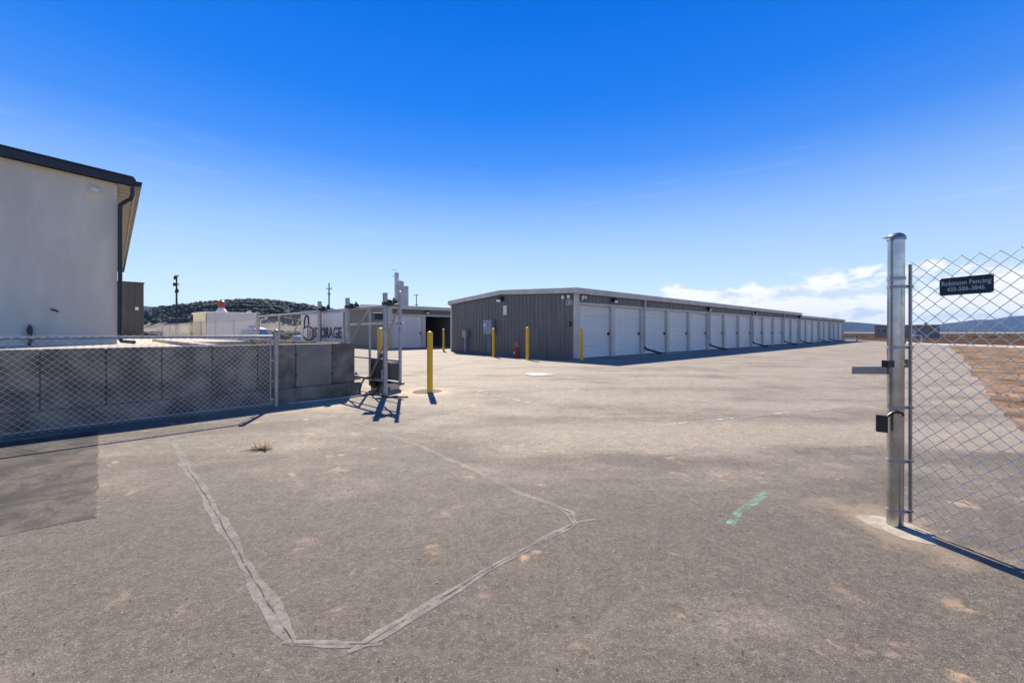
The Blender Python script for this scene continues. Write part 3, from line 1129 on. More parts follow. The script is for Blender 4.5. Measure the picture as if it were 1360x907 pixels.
bollard(571, 521, 1.31, 0.062, 'yellow bollard standing alone on a dirt patch in front of the gate')
disc('soil_patch', G(567, 520), 0.30, 0.42, 0.0056, 'soil', pave, 9, 0.10)
bollard(504.5, 503, 1.40, 0.072, 'yellow bollard behind the black gate operator', loc=Vector((-3.22, 9.85, 0)))
bollard(589.3, 466.8, 1.52, 0.075, 'yellow bollard beside the open dark unit of the rear building')
bollard(517.5, 463.2, 1.50, 0.07, 'yellow bollard at the corner of the rear building, seen through the gate', loc=Vector((-9.55, 31.2, 0)))
bollard(655.5, 474.0, 1.49, 0.075, 'yellow bollard between the electrical cabinet and the hydrant', 0.42)
bollard(700.5, 477.8, 1.53, 0.078, 'yellow bollard on the corner side of the red hydrant', 0.36)
bollard(772.5, 478.0, 1.45, 0.075, 'yellow bollard in front of the first white roll-up door')

# ================================================================== HYDRANT
q = G(686.5, 475.2)
hy = empty('fire_hydrant', (q.x, q.y, 0.004))
MB().lathe([(.17, 0), (.17, .05), (.12, .06), (.12, .46), (.15, .48), (.15, .53)], 18).build('barrel', 'red', hy, True)
MB().lathe([(.17, .53), (.17, .57), (.145, .60), (.13, .70), (.085, .78), (.04, .80), (.04, .87), (.0, .875)], 18).build('bonnet', 'pinkred', hy, True)
for s_ in (-1, 1):
    n_ = MB().tube([(s_ * .08, 0, .56), (s_ * .19, -.01, .56), (s_ * .20, -.01, .56), (s_ * .25, -.01, .56)], [.07, .07, .085, .08], 12).build('hose_nozzle', 'pinkred', hy, True)
    MB().tube([(s_ * .25, -.01, .56), (s_ * .29, -.01, .56)], .03, 6).build('nut', 'pinkred', n_)
MB().tube([(-.02, -.06, .42), (-.03, -.19, .42), (-.03, -.24, .42)], [.08, .09, .095], 14).build('pumper_nozzle', 'red', hy, True)
MB().box(-.19, -.13, -.06, .02, .22, .30).build('valve_tag', 'white', hy)
MB().lathe([(.20, 0), (.20, .025)], 18).build('flange', 'red', hy, True)
hy.rotation_euler = (0, 0, R(20))
tag(hy, 'red fire hydrant with a bleached pinkish top by the end wall', 'fire hydrant')

# ================================================================== RAISED PAD + RETAINING WALL (frame A)
WD = Vector((0.69, 0.724)).normalized()
GD = Vector((-WD.y, WD.x))
PA = Vector((-3.32, 8.5))
AW = math.atan2(WD.y, WD.x)
WT = 1.07


def loc_a(a, b):
    q_ = PA + WD * a + GD * b
    return q_


pad = empty('raised_pad', (PA.x, PA.y, 0), AW)
tag(pad, kind='structure')
MB().box(-40, -2.25, 0.22, 34, 0.0, 1.0).build('pad_fill', 'pad', pad)
MB().box(-2.25, -0.22, 7.2, 34, 0.0, 0.998).build('pad_fill', 'pad', pad)
MB().box(-2.25, -0.22, 0.22, 7.2, 0.0, 0.42).build('pit_floor', 'pad', pad)
MB().box(-2.43, -2.25, 0.6, 9.5, 0.2, 1.075).build('pit_kerb', 'concrete_pale', pad)
rw = empty('retaining_wall', (PA.x, PA.y, 0), AW)
MB().box(-9.5, -0.012, 0.03, 0.20, 0.0, WT - .02).build('core', 'joint', rw)
MB().box(-9.5, 0.09, -0.10, 0.03, 0.0, 0.25).build('footing', 'concrete', rw, False, 0.012)
MB().box(0.0, 0.09, 0.03, 7.2, 0.0, 0.25).build('footing', 'concrete', rw, False, 0.012)
js = [along(PA, -WD, px) for px in (441, 393, 342, 282, 215, 141, 53)]
edges = [0.0] + [-s_ for s_ in js] + [-js[-1] - 1.15, -js[-1] - 2.3]
for i in range(len(edges) - 1):
    a1, a0 = edges[i] - (0.0 if i == 0 else .006), edges[i + 1] + .006
    pn = MB().box(a0, a1, -0.0 + random.uniform(-.004, .004), 0.205, 0.25 if False else 0.252, WT + random.uniform(-.003, .003))
    pn.build('concrete_panel', 'concrete_patch' if i == 1 else 'concrete', rw, False, 0.008)
    for zz in (.45, .85):
        MB().box(edges[i + 1] - .02, edges[i + 1] + .02, -.012, .0, zz, zz + .035).build('form_tie', 'joint', rw) if i < len(edges) - 2 else None
for i in range(4):
    MB().box(-.205, 0.0, .21 + i * 1.75, .205 + (i + 1) * 1.75 - .004, .252, WT + random.uniform(-.003, .003)).build('concrete_panel', 'concrete', rw, False, 0.008)
tag(rw, 'low grey concrete retaining wall of cast panels behind the short chain-link fence', 'retaining wall')

# ================================================================== WHITE BUILDING
wb = empty('white_building', (-9.8, 10.0, 1.0), R(44.8))
SL = 0.062
EH = 3.98
LW, LD = 14.0, 20.0
MB().prism([(-LW, 0), (0, 0), (0, EH), (-LW, EH + SL * LW)], 'y', 0.0, 0.2).build('front_wall', 'stucco', wb)
MB().prism([(0.2, 0), (LD, 0), (LD, EH), (0.2, EH)], 'x', -0.2, 0.0).build('side_wall', 'stucco', wb)
MB().prism([(-LW, 0), (-.2, 0), (-.2, EH), (-LW, EH + SL * LW)], 'y', LD - .2, LD).build('back_wall', 'stucco', wb)
OE, OR = 0.335, 0.16
rz_ = lambda x: EH + .02 - SL * x
MB().prism([(-LW, rz_(-LW)), (OE, rz_(OE)), (OE, rz_(OE) + .16), (-LW, rz_(-LW) + .16)], 'y', -OR + .03, LD + .2).build('roof', 'darkroof', wb)
MB().prism([(-LW, rz_(-LW) - .02), (OE - .02, rz_(OE - .02) - .02), (OE - .02, rz_(OE) + .18), (-LW, rz_(-LW) + .18)], 'y', -OR - .015, -OR + .03).build('rake_fascia', 'darkroof', wb)
MB().prism([(-LW, rz_(-LW) + .16), (OE - .05, rz_(OE - .05) + .16), (OE - .05, rz_(OE - .05) + .195), (-LW, rz_(-LW) + .195)], 'y', -OR - .05, -OR + .10).build('roof_edge', 'darkroof', wb)
MB().prism([(OE, rz_(OE) - .04), (OE + .10, rz_(OE) - .02), (OE + .12, rz_(OE) + .10), (OE, rz_(OE) + .10)], 'y', -OR - .02, LD + .2).build('gutter', 'darkroof', wb)
# soffit boards under the side eave
sb = MB().box(.004, OE - .03, 0.0, .355, -.03, -.008).mesh('soffit_board')
sb.materials.append(M['soffit'])
for i in range(50):
    o = link('soffit_board', sb, None, wb)
    o.location = (0, -.12 + i * .40, rz_(.0) - .03)
    o.rotation_euler = (0, math.atan(SL), 0)
MB().box(OE - .03, OE, -.12, LD + .15, rz_(OE) - .14, rz_(OE) + .0).build('eave_fascia', 'soffit', wb)
MB().tube([(OE - .06, -.08, rz_(OE) + .02), (OE - .06, -.08, rz_(OE) - .22), (OE - .09, -.08, rz_(OE) - .34), (.14, -.08, rz_(0) - .46), (.055, -.08, rz_(0) - .56),
           (.05, -.08, rz_(0) - .75), (.05, -.08, .14), (.08, -.12, .07), (.30, -.35, .05)], .045, 10).build('downspout', 'black', wb, True)


def on_front(px, py):
    """point of the white front wall seen at a pixel, in the building's frame"""
    c_ = Vector((math.cos(R(44.8)), math.sin(R(44.8))))
    P_ = Vector((-9.8, 10.0))
    s_ = along(P_, c_, px)
    d_ = (P_ + c_ * s_).y
    return s_, EYE - (py - HZ) / FPX * d_ - 1.0


x_, z_ = on_front(126, 253)
lm = MB().lathe([(.05, 0), (.09, .03), (.085, .07), (.05, .09)], 16, (x_, -.07, z_ - .05)).build('wall_lamp', 'white', wb, True)
MB().box(x_ - .03, x_ + .03, -.07, .0, z_ - .01, z_ + .05).build('bracket', 'greybox', lm)
x_, z_ = on_front(69, 411)
tp = MB().tube([(x_, 0.0, z_), (x_, -.06, z_), (x_ + .07, -.09, z_ - .03), (x_ + .10, -.09, z_ - .05)], .018, 8).build('hose_tap', 'black', wb, True)
x_, z_ = on_front(40, 438)
MB().prism([(x_ - .025, .0), (x_ + .025, .0), (x_ + .03, z_ - .10), (x_ + .045, z_ - .02), (x_ + .03, z_ + .07), (x_, z_ + .12), (x_ - .03, z_ + .07), (x_ - .045, z_ - .02), (x_ - .03, z_ - .10)], 'y', -.09, -.0).build('utility_box', 'black', wb)
tag(wb, 'tall white stuccoed building with black roof edge and downspout on the raised pad', 'building')

sd = empty('metal_shed', (*loc_a(-1.35, 28.2), 1.0), AW)
sh_h = 3.55
for i in range(10):
    mb = ribbed(.915, 0, sh_h, 0, .025)
    o = mb.build('wall_panel', 'shed', sd)
    o.location = (-.915 * (i + 1), 0, 0)
MB().box(-9.15, 0, .004, 6, 0, sh_h - .02).build('shell', 'shed', sd)
MB().box(-9.2, .04, -.05, 6.05, sh_h, sh_h + .06).build('roof_trim', 'shed', sd)
MB().box(-.42, -.26, -.10, -.026, 1.75, 1.95).build('wall_lamp', 'lens', sd)
tag(sd, 'dark olive-grey metal shed behind the white building', 'shed')


# ================================================================== SHORT FENCE (left)
fx = empty('chain_link_fence', (*loc_a(-1.62, -0.46), 0.0), AW + math.pi)
FL = 7.2
for i, x_ in enumerate((0.0, 3.05, 6.1)):
    h_ = 1.30 if i == 0 else 1.22
    r_ = .036 if i == 0 else .028
    pst = MB().tube([(x_, 0, 0), (x_, 0, h_)], r_, 16).build('post', 'galv', fx, True)
    if i == 0:
        MB().lathe([(r_ + .006, 0), (r_ + .006, .035), (r_ * .8, .06), (.0, .072)], 16, (x_, 0, h_ - .025)).build('cap', 'galv', pst, True)
        for zz in (.14, .45, .80, 1.12):
            MB().tube([(x_, 0, zz - .012), (x_, 0, zz + .012)], r_ + .005, 16).build('band', 'galv', pst, True)
            MB().box(x_ + .03, x_ + .085, -.012, .012, zz - .012, zz + .012).build('band_clip', 'galv', pst)
MB().tube([(.03, 0, 1.225), (FL, 0, 1.225)], .021, 14).build('top_rail', 'galv', fx, True)
MB().box(.075, .09, -.012, -.004, .05, 1.24).build('tension_bar', 'galv', fx)
MB().tube([(.03, 0, .07), (FL, 0, .06)], .003, 6).build('tension_wire', 'wire', fx)
f_ = chain_link('chain_link_mesh', FL - .1, .03, 1.27, fx, ns=6)
f_.location = (.09, .026, 0)
for i in range(14):
    MB().tube([(.4 + i * .5, .03, 1.19), (.4 + i * .5, .026, 1.225), (.4 + i * .5, .0, 1.249), (.41 + i * .5, -.024, 1.225), (.4 + i * .5, 0, 1.20)], .0025, 5).build('wire_tie', 'wire', fx)
tag(fx, 'waist-high galvanised chain-link fence in front of the concrete wall', 'fence')

# ================================================================== RIGHT FENCE AND GATE POST
P0 = G(1188.5, 698)
FD = Vector((0.275, -0.96)).normalized()
rf_ = empty('chain_link_fence', (P0.x, P0.y, 0.004), math.atan2(FD.y, FD.x))
PR = .044
PH = 1.925
tilt = R(0.7)
lean = Vector((0, math.tan(tilt) * .6, 0))      # the post leans a little
post = MB().tube([(0, 0, 0), (0, .014, PH)], PR, 32).build('post', 'galv_bright', rf_, True)
cap = MB().lathe([(PR + .006, 0), (PR + .006, .018), (PR * .92, .034), (PR * .55, .046), (.0, .050)], 28, (0, .014, PH - .012)).build('cap', 'galv', post, True)
MB().hexa([(-.015, -.09, PH - .006), (.015, -.09, PH - .006), (.015, -.05, PH - .004), (-.015, -.05, PH - .004),
           (-.015, -.09, PH - .001), (.015, -.09, PH - .001), (.015, -.05, PH + .012), (-.015, -.05, PH + .012)]).build('cap_tab', 'galv', cap)
TX, TY = .045, .070


def zpix(py):
    return EYE - (py - HZ) / FPX * P0.y


for i, py in enumerate((371, 382, 462, 541, 612, 678)):
    zz = zpix(py)
    oy = .014 * zz / PH
    b_ = MB().tube([(0, oy, zz - .010), (0, oy, zz + .010)], PR + .004, 28, True).build('band', 'galv', post, True)
    if i:
        MB().hexa([(.022, .034, zz - .010), (.030, .026, zz - .010), (TX + .014, TY - .004, zz - .010), (TX + .006, TY + .006, zz - .010),
                   (.022, .034, zz + .010), (.030, .026, zz + .010), (TX + .014, TY - .004, zz + .010), (TX + .006, TY + .006, zz + .010)]).build('band_arm', 'galv', b_)
        MB().tube([(TX + .004, TY - .026, zz), (TX + .004, TY + .022, zz)], .0055, 8).build('bolt', 'black', b_)
MB().box(TX - .006, TX + .008, TY - .008, TY + .006, .03, zpix(353)).build('tension_bar', 'galv', rf_)
f_ = chain_link('chain_link_mesh', 3.0, .04, 1.80, rf_, .041, .0021, 0.004, ns=7)
f_.location = (TX + .004, TY, 0)
# latch receiver: a square tube reaching into the gate opening
lt = MB().box(-.30, .02, -.03, .03, 0, .055)
zz = zpix(497)
e1 = at(1134, 491.5, 2.93)
e0 = at(1180, 491.5, 2.72)
inv = Matrix.Rotation(-math.atan2(FD.y, FD.x), 4, 'Z') @ Matrix.Translation((-P0.x, -P0.y, -.004))
a_, b_ = inv @ e0, inv @ e1
dv = (b_ - a_).normalized()
sd_ = Vector((-dv.y, dv.x, 0)).normalized() * .022
up = Vector((0, 0, .027))
latch = MB().hexa([a_ - sd_ - up, a_ + sd_ - up, b_ + sd_ - up, b_ - sd_ - up, a_ - sd_ + up, a_ + sd_ + up, b_ + sd_ + up, b_ - sd_ + up]).build('latch_receiver', 'galv', rf_, False, .003)
zz = zpix(484)
ub = MB().tube([(0, .012, zz - .006), (0, .012, zz + .006)], PR + .008, 28).build('clamp', 'galv_bright', latch, True)
MB().box(-.02, .02, PR - .0, PR + .05, zz - .025, zz + .03).build('clamp_nut', 'black', latch)
MB().box(-.02, .02, -PR - .05, -PR + .0, zz - .02, zz + .025).build('clamp_nut', 'black', latch)
disc('footing', (0.03, -0.035), .185, .155, .0016, 'footing', rf_, 60, .10)
tag(rf_, 'tall chain-link fence with a thick shiny gate post and cap on a concrete footing', 'fence')
kb_ = at(1171, 562, P0.y - .01)
lb = empty('lock_box', tuple(kb_), R(-38))
MB().box(-.030, .030, -.018, .018, -.058, .055).build('case', 'black', lb, False, .006)
MB().tube([(.03, 0, .05), (.05, 0, .075), (.075, .0, .085), (.10, .0, .08), (.105, .0, .062)], .008, 8).build('shackle', 'black', lb, True)
tag(lb, 'small black lock box hung on the shiny gate post', 'lock box')

# company sign on the right fence
Q0 = Vector((P0.x, P0.y)) + FD * TX + Vector((-FD.y, FD.x)) * TY
sa, sb_ = along(Q0, FD, 1250), along(Q0, FD, 1322)
sm_ = (sa + sb_) / 2
ctr = Q0 + FD * sm_ + Vector((FD.y, -FD.x)) * .014
zc = EYE - (379 - HZ) / FPX * ctr.y
sg = empty('fence_sign', (ctr.x, ctr.y, zc), math.atan2(FD.y, FD.x))
sw, shh = (sb_ - sa) / 2, .0535
ch = .010
MB().prism([(-sw + ch, -shh), (sw - ch, -shh), (sw, -shh + ch), (sw, shh - ch * .4), (sw - ch * .4, shh), (-sw + ch, shh), (-sw, shh - ch), (-sw, -shh + ch)], 'y', -.0015, .0015).build('plate', 'signgreen', sg)
for (s_, size, zt_, wd) in (('Robinson Fencing', .040, .006, .225), ('435-586-3846', .036, -.030, .172)):
    me = text_mesh(s_, size, offset=.0006, extrude=.0003)
    o = link('lettering', me, 'signtext', sg)
    xs_ = [v.co.x for v in me.vertices]
    kx = wd * (2 * sw / .245) / (max(xs_) - min(xs_))
    o.scale = (kx, 1, 1)
    o.location = (0, -.0024, zt_)
    o.rotation_euler = (R(90), 0, 0)
for sx_ in (-1, 1):
    for sz_ in (-1, 1):
        MB().tube([(sx_ * (sw - .006), -.004, sz_ * (shh - .007)), (sx_ * (sw + .001), .004, sz_ * (shh + .002))], .002, 6).build('wire_tie', 'wire', sg)
tag(sg, 'small dark green sign with a phone number wired to the fence', 'sign')

# ================================================================== SLIDING GATE
GE = Vector((-2.25, 8.1))
GDR = Vector((-0.74, 0.672)).normalized()
gt_ = empty('sliding_gate', (GE.x, GE.y, 0.004), math.atan2(GDR.y, GDR.x))
GL = 8.9
ZB, ZT = .22, 1.84
# local x runs back along the leaf; local -y is behind (lot side), +y faces the street
for i, x_ in enumerate((0.0, 1.21, 3.1, 5.0, 6.9, 8.9)):
    top_ = 2.09 if i == 0 else ZT
    st = MB().tube([(x_, 0, ZB - (.02 if i else .0)), (x_, 0, top_)], .032 if i == 0 else .026, 12).build('stile', 'galv', gt_, True)
    if i == 0:
        MB().lathe([(.037, 0), (.037, .02), (.02, .038), (0, .042)], 12, (x_, 0, top_ - .01)).build('cap', 'galv_bright', st, True)
MB().tube([(.03, 0, ZT), (GL, 0, ZT)], .030, 12).build('top_rail', 'galv', gt_, True)
MB().tube([(-.12, 0, ZB + .05), (GL, 0, ZB + .05)], .030, 12).build('bottom_rail', 'galv', gt_, True)
MB().tube([(-.10, 0.0, 1.475), (2.2, 0.0, 1.475)], .022, 12).build('middle_rail', 'galv_bright', gt_, True)
MB().tube([(.62, 0, ZB), (.62, 0, ZT)], .02, 10).build('stile', 'galv', gt_, True)
MB().tube([(.03, 0, .72), (GL, 0, .72)], .018, 10).build('truss_rail', 'galv', gt_, True)
for (xa, xb) in ((.03, 1.18), (3.07, 1.24), (4.97, 3.13), (6.87, 5.03)):
    MB().tube([(xa, .0, ZT - .03) if xa < 1 else (xb, 0, ZT - .03), (xb, .0, ZB + .08) if xa < 1 else (xa, 0, ZB + .08)], .018, 10).build('brace', 'galv', gt_, True)
f_ = chain_link('chain_link_mesh', GL - .05, ZB + .05, ZT, gt_, .040, .0019, material='galv')
f_.location = (.03, -.034, 0)
tag(gt_, 'open chain-link sliding gate leaf drawn back behind the roller posts', 'gate')


def roller_post(px, zt, base_hidden, label):
    off = -0.15
    org = GE + Vector((GDR.y, -GDR.x)) * 0 + Vector((-GDR.y, GDR.x)) * 0.15
    s_ = along(org, GDR, px)
    q_ = org + GDR * s_
    r_ = empty('roller_post', (q_.x, q_.y, 0.004), math.atan2(GDR.y, GDR.x))
    MB().tube([(0, 0, 0), (0, 0, zt)], .049, 18).build('post', 'galv', r_, True)
    for zz in (ZT + .02, ZB - .02):
        br = MB().box(-.05, .05, -.30, .052, zz - .02, zz + .05).build('roller_bracket', 'black' if zz > 1 else 'galv', r_, False, .006)
        for (yy, dz_) in ((-.085, .05), (-.215, .05)):
            MB().tube([(-.035, yy, zz + dz_), (.035, yy, zz + dz_)], .052, 14).build('roller', 'rubber', br, True)
        MB().prism([(-.27, zz - .03), (-.03, zz - .03), (-.03, zz + .12), (-.07, zz + .16), (-.11, zz + .09), (-.19, zz + .09), (-.23, zz + .16), (-.27, zz + .11)], 'x', .05, .058).build('roller_cover', 'rubber', br)
    tag(r_, label, 'gate post', 'roller posts of the sliding gate')
    return r_


rp = roller_post(511.5, 2.09, False, 'galvanised roller post at the open end of the sliding gate, carrying a black box')
roller_post(461.5, 2.08, True, 'galvanised roller post just past the last letter of the banner')
roller_post(424.5, 2.08, True, 'galvanised roller post standing in front of the banner, before its letters')
q_ = rp.location
fb = empty('control_box', (q_.x - .13, q_.y + .02, 1.62), R(8))
MB().prism([(-.11, -.07), (.07, -.07), (.07, .07), (-.13, .07)], 'y', -.05, .04).build('case', 'black', fb, False, .006)
MB().box(-.095, -.08, -.054, -.0505, -.055, .05).build('edge_strip', 'greybox', fb)
MB().tube([(.06, 0, 0), (.13, -.01, 0)], .018, 8).build('arm', 'black', fb)
tag(fb, 'black box fixed to the roller post above the gate operator', 'box')
kp_ = MB().box(-.055, .055, -.04, .04, -.075, .065).build('intercom_box', 'black', None, False, .008)
kp_.location = at(506.5, 472, 8.75)
tag(kp_, 'small black box beside the yellow bollard behind the gate', 'box')

# banner
s0, s1 = along(GE, GDR, 401.5), along(GE, GDR, 458.5)
bl = s0 - s1
cb = GE + GDR * s0 + Vector((-GDR.y, GDR.x)) * .045
bn = empty('banner', (cb.x, cb.y, 0.0), math.atan2(-GDR.y, -GDR.x))
# local x to the right as seen from the street, local -y faces the street
mb = MB()
nu, nv_ = 40, 12
Z0, Z1 = 0.98, 1.815
for j in range(nv_ + 1):
    for i in range(nu + 1):
        u, v = i / nu, j / nv_
        wv = .010 * math.sin(u * 21 + v * 2) + .012 * math.sin(u * 8 - v * 5)
        mb.v.append((u * bl, wv * .6, Z0 + (Z1 - Z0) * v - .012 * math.sin(u * math.pi * 4) ** 2 * v))
for j in range(nv_):
    for i in range(nu):
        a = j * (nu + 1) + i
        mb.f.append((a, a + 1, a + nu + 2, a + nu + 1))
sheet = mb.build('sheet', 'banner', bn, True, fix=False)
so = sheet.modifiers.new('thickness', 'SOLIDIFY')
so.thickness = .002


def flat(name, poly, material, yoff=-.016):
    return MB().prism(poly, 'y', yoff - .001, yoff).build(name, material, bn)


def bx(px):
    return s0 - along(GE, GDR, px)


# padlock emblem: a box seen on its corner with an open shackle
xa, xm, xb = bx(405.5), bx(411.6), bx(418.6)
zc0 = 1.035
flat('emblem_outline', [(xa, zc0 + .10), (xm, zc0 - .01), (xb, zc0 + .09), (xb, zc0 + .36), (xm, zc0 + .46), (xa, zc0 + .36)], 'ink')
flat('emblem_face', [(xa + .035, zc0 + .16), (xm - .025, zc0 + .09), (xm - .025, zc0 + .40), (xa + .035, zc0 + .335)], 'white', -.0175)
flat('emblem_face', [(xm + .025, zc0 + .05), (xb - .035, zc0 + .13), (xb - .035, zc0 + .335), (xm + .025, zc0 + .405)], 'pinkprint', -.0175)
me = text_mesh('7', .20, offset=.004)
o = link('emblem_figure', me, 'ink', bn)
o.location = ((xm + xb) / 2, -.0195, zc0 + .15)
o.rotation_euler = (R(90), 0, 0)
pts = []
for j in range(15):
    a = math.pi * (1 - j / 14)
    pts.append(((xa + xm) / 2 + .09 + math.cos(a) * .135, -.018, 1.60 + math.sin(a) * .15))
pts = [(pts[0][0] - .01, -.018, 1.40)] + pts + [(pts[-1][0] + .01, -.018, 1.50)]
MB().tube(pts, .020, 6).build('emblem_shackle', 'ink', bn, True)
me = text_mesh('STORAGE', .36, 'LEFT', offset=.007)
xs_ = [v.co.x for v in me.vertices]
o = link('lettering', me, 'ink', bn)
kx = (bx(456.6) - bx(420.0)) / (max(xs_) - min(xs_))
o.scale = (kx, 1.05, 1)
o.location = (bx(420.0) - min(xs_) * kx, -.017, 1.155)
o.rotation_euler = (R(90), 0, 0)
tag(bn, 'white banner with a padlock emblem and the word STORAGE hung on the gate', 'banner')

# gate operator
go = empty('gate_operator', (-2.86, 9.10, 0.004), R(-20))
arch = [(-.30, .10), (.30, .10), (.30, .52)] + [(.30 * math.cos(a) , .52 + .17 * math.sin(a)) for a in np.linspace(.15, 1.45, 7)] + [(-.24, .70), (-.30, .68)]
MB().prism(arch, 'y', -.20, .20).build('cover', 'rubber', go, False, .02)
MB().box(-.26, .26, -.17, .17, 0, .10).build('base', 'galv', go)
MB().box(.05, .17, -.207, -.2012, .22, .36).build('label_plate', 'white', go)
MB().box(.05, .17, -.207, -.2012, .38, .46).build('label_plate', 'white', go)
MB().tube([(-.1, -.30, .13), (-.1, -.18, .13)], .07, 14).build('drive_wheel', 'black', go, True)
tag(go, 'black arched gate motor housing behind the chain-link gate', 'gate operator')


def cable(pts, r, label, mat_='rubber', name='cable'):
    P = [Vector(q) for q in pts]
    out = []
    for i in range(len(P) - 1):
        a, b, c, d = P[max(0, i - 1)], P[i], P[i + 1], P[min(len(P) - 1, i + 2)]
        for t in np.linspace(0, 1, 7)[:-1]:
            out.append(0.5 * ((2 * b) + (c - a) * t + (2 * a - 5 * b + 4 * c - d) * t * t + (3 * b - a - 3 * c + d) * t ** 3))
    out.append(P[-1])
    o = MB().tube(out, r, 8).build(name, mat_, None, True)
    tag(o, label, 'cable')
    return o


cable([(-2.98, 8.75, .28), (-3.1, 8.5, .33), (-3.15, 8.35, .12), (-3.05, 8.2, .025), (-2.85, 8.3, .03), (-2.8, 8.55, .20)], .018, 'brown-black cable looped on the ground at the foot of the gate', 'pole')
cable([(-2.72, 8.9, .25), (-2.8, 8.45, .10), (-2.62, 8.1, .022), (-2.4, 7.95, .022), (-2.05, 7.95, .022)], .014, 'thin dark cable running past the end of the gate leaf')
cable([(-4.0, 7.2, .025), (-3.55, 7.55, .025), (-3.1, 8.0, .025), (-2.95, 8.3, .05)], .017, 'pale conduit lying along the ground by the wall end', 'concrete_pale', 'conduit')

# ================================================================== PERIMETER FENCE beyond the gate
ps = along(GE, GDR, 345) + .3
pst = GE + GDR * ps
PL = 21.0
pf = empty('chain_link_fence', (pst.x, pst.y, 0.0), math.atan2(GDR.y, GDR.x))
for i in range(8):
    x_ = i * 3.0
    h_ = 2.02 if i == 0 else 1.83
    MB().tube([(x_, 0, 0), (x_, 0, h_)], .045 if i == 0 else .03, 10).build('post', 'galv', pf, True)
MB().tube([(0, 0, 1.80), (PL, 0, 1.80)], .022, 8).build('top_rail', 'galv', pf, True)
MB().tube([(0, 0, .9), (3.0, 0, .9)], .020, 8).build('brace_rail', 'galv', pf, True)
MB().tube([(0, 0, 1.7), (3.0, 0, .1)], .014, 8).build('brace', 'galv', pf, True)
f_ = chain_link('chain_link_mesh', PL, .04, 1.79, pf, .045, .0028)
f_.location = (0, .03, 0)
tag(pf, 'long chain-link boundary fence running back past the white container', 'fence')

# things beyond the fence
ct = empty('storage_container', (-15.9, 22.4, 0.0), R(-38))
mb = MB()
xs_ = np.arange(-1.15, 1.151, .06)
for s_, nm in ((-1, 'side_panel'), (1, 'side_panel')):
    mb = MB()
    for i, x_ in enumerate(xs_):
        dp = .03 if (i // 2) % 2 else 0
        mb.v += [(x_, s_ * (1.2 + dp), .15), (x_, s_ * (1.2 + dp), 2.28)]
    for i in range(len(xs_) - 1):
        mb.f.append((2 * i, 2 * i + 2, 2 * i + 3, 2 * i + 1))
    mb.build(nm, 'door', ct)
MB().box(-1.17, 1.17, -1.19, 1.19, .05, 2.26).build('body', 'door', ct)
MB().box(-1.22, 1.22, -1.25, 1.25, 2.26, 2.36).build('roof', 'white', ct, False, .02)
MB().lathe([(.30, 0), (.26, .08), (.16, .22), (.10, .28)], 14, (-.05, -.2, 2.36)).build('vent_cone', 'white', ct, True)
MB().lathe([(.08, .0), (.15, .06), (.17, .22), (.15, .36), (.07, .43), (0, .44)], 14, (-.05, -.2, 2.62)).build('vent_cap', 'red', ct, True)
tag(ct, 'white corrugated container with a red cap on its roof behind the fence', 'container')
tk = empty('water_tank', (-10.35, 16.2, 0.0), R(-38))
MB().lathe([(.50, 0), (.53, .1), (.53, .5), (.50, .53), (.53, .56), (.53, 1.2), (.44, 1.42), (.20, 1.50), (.20, 1.58), (.0, 1.60)], 24).build('shell', 'blue', tk, True)
for an in range(0, 360, 60):
    MB().box(.515, .545, -.05, .05, .15, 1.15).build('rib', 'blue', tk).rotation_euler = (0, 0, R(an))
tag(tk, 'round blue plastic tank behind the gate fence', 'tank')
t2 = empty('barrel', (-7.55, 14.3, 0.0))
MB().lathe([(.28, 0), (.30, .05), (.30, .9), (.30, 1.05), (.24, 1.16), (.0, 1.18)], 18).build('shell', 'paleblue', t2, True)
MB().lathe([(.31, .4), (.32, .42), (.31, .44)], 18).build('hoop', 'paleblue', t2, True)
tag(t2, 'pale blue-grey barrel beside the left end of the banner', 'barrel')

# ================================================================== FAR THINGS
def utility_pole(px, ytop, d, label, arms, rz=0.0):
    x_ = (px - CX) / FPX * d
    h_ = EYE + (HZ - ytop) / FPX * d
    r_ = empty('utility_pole', (x_, d, 0), rz)
    MB().tube([(0, 0, 0), (0, 0, h_)], [.17, .10], 10).build('pole', 'pole', r_, True)
    for (zf, w_) in arms:
        z_ = h_ * zf
        a_ = MB().box(-w_ / 2, w_ / 2, -.06, .06, z_ - .06, z_ + .06).build('crossarm', 'pole', r_)
        for s_ in (-.45, .45):
            MB().lathe([(.05, 0), (.07, .08), (.04, .18)], 8, (s_ * w_, 0, z_ + .06)).build('insulator', 'greybox', a_, True)
    tag(r_, label, 'utility pole', 'utility poles on the plain')
    return r_


p1 = utility_pole(234.5, 366, 62, 'dark utility pole with stacked boxes at the foot of the wooded hill', [(.985, .5), (.86, .7), (.74, .5)])
for (zf, ox) in ((.96, 0), (.86, -.1), (.765, .25)):
    z_ = p1.children[0].dimensions.z * zf if False else (EYE + (HZ - 366) / FPX * 62) * zf
    MB().lathe([(.18, 0), (.22, .08), (.22, .42), (.16, .5)], 10, (ox, -.22, z_ - .25)).build('transformer', 'pole', p1, True)
utility_pole(437, 376, 75, 'thin utility pole with a crossarm above the banner', [(.90, 1.1), (.80, .5)])
utility_pole(553, 391, 110, 'thin utility pole between the grey silo tower and the storage buildings', [(.985, 1.4), (.75, 1.0)])

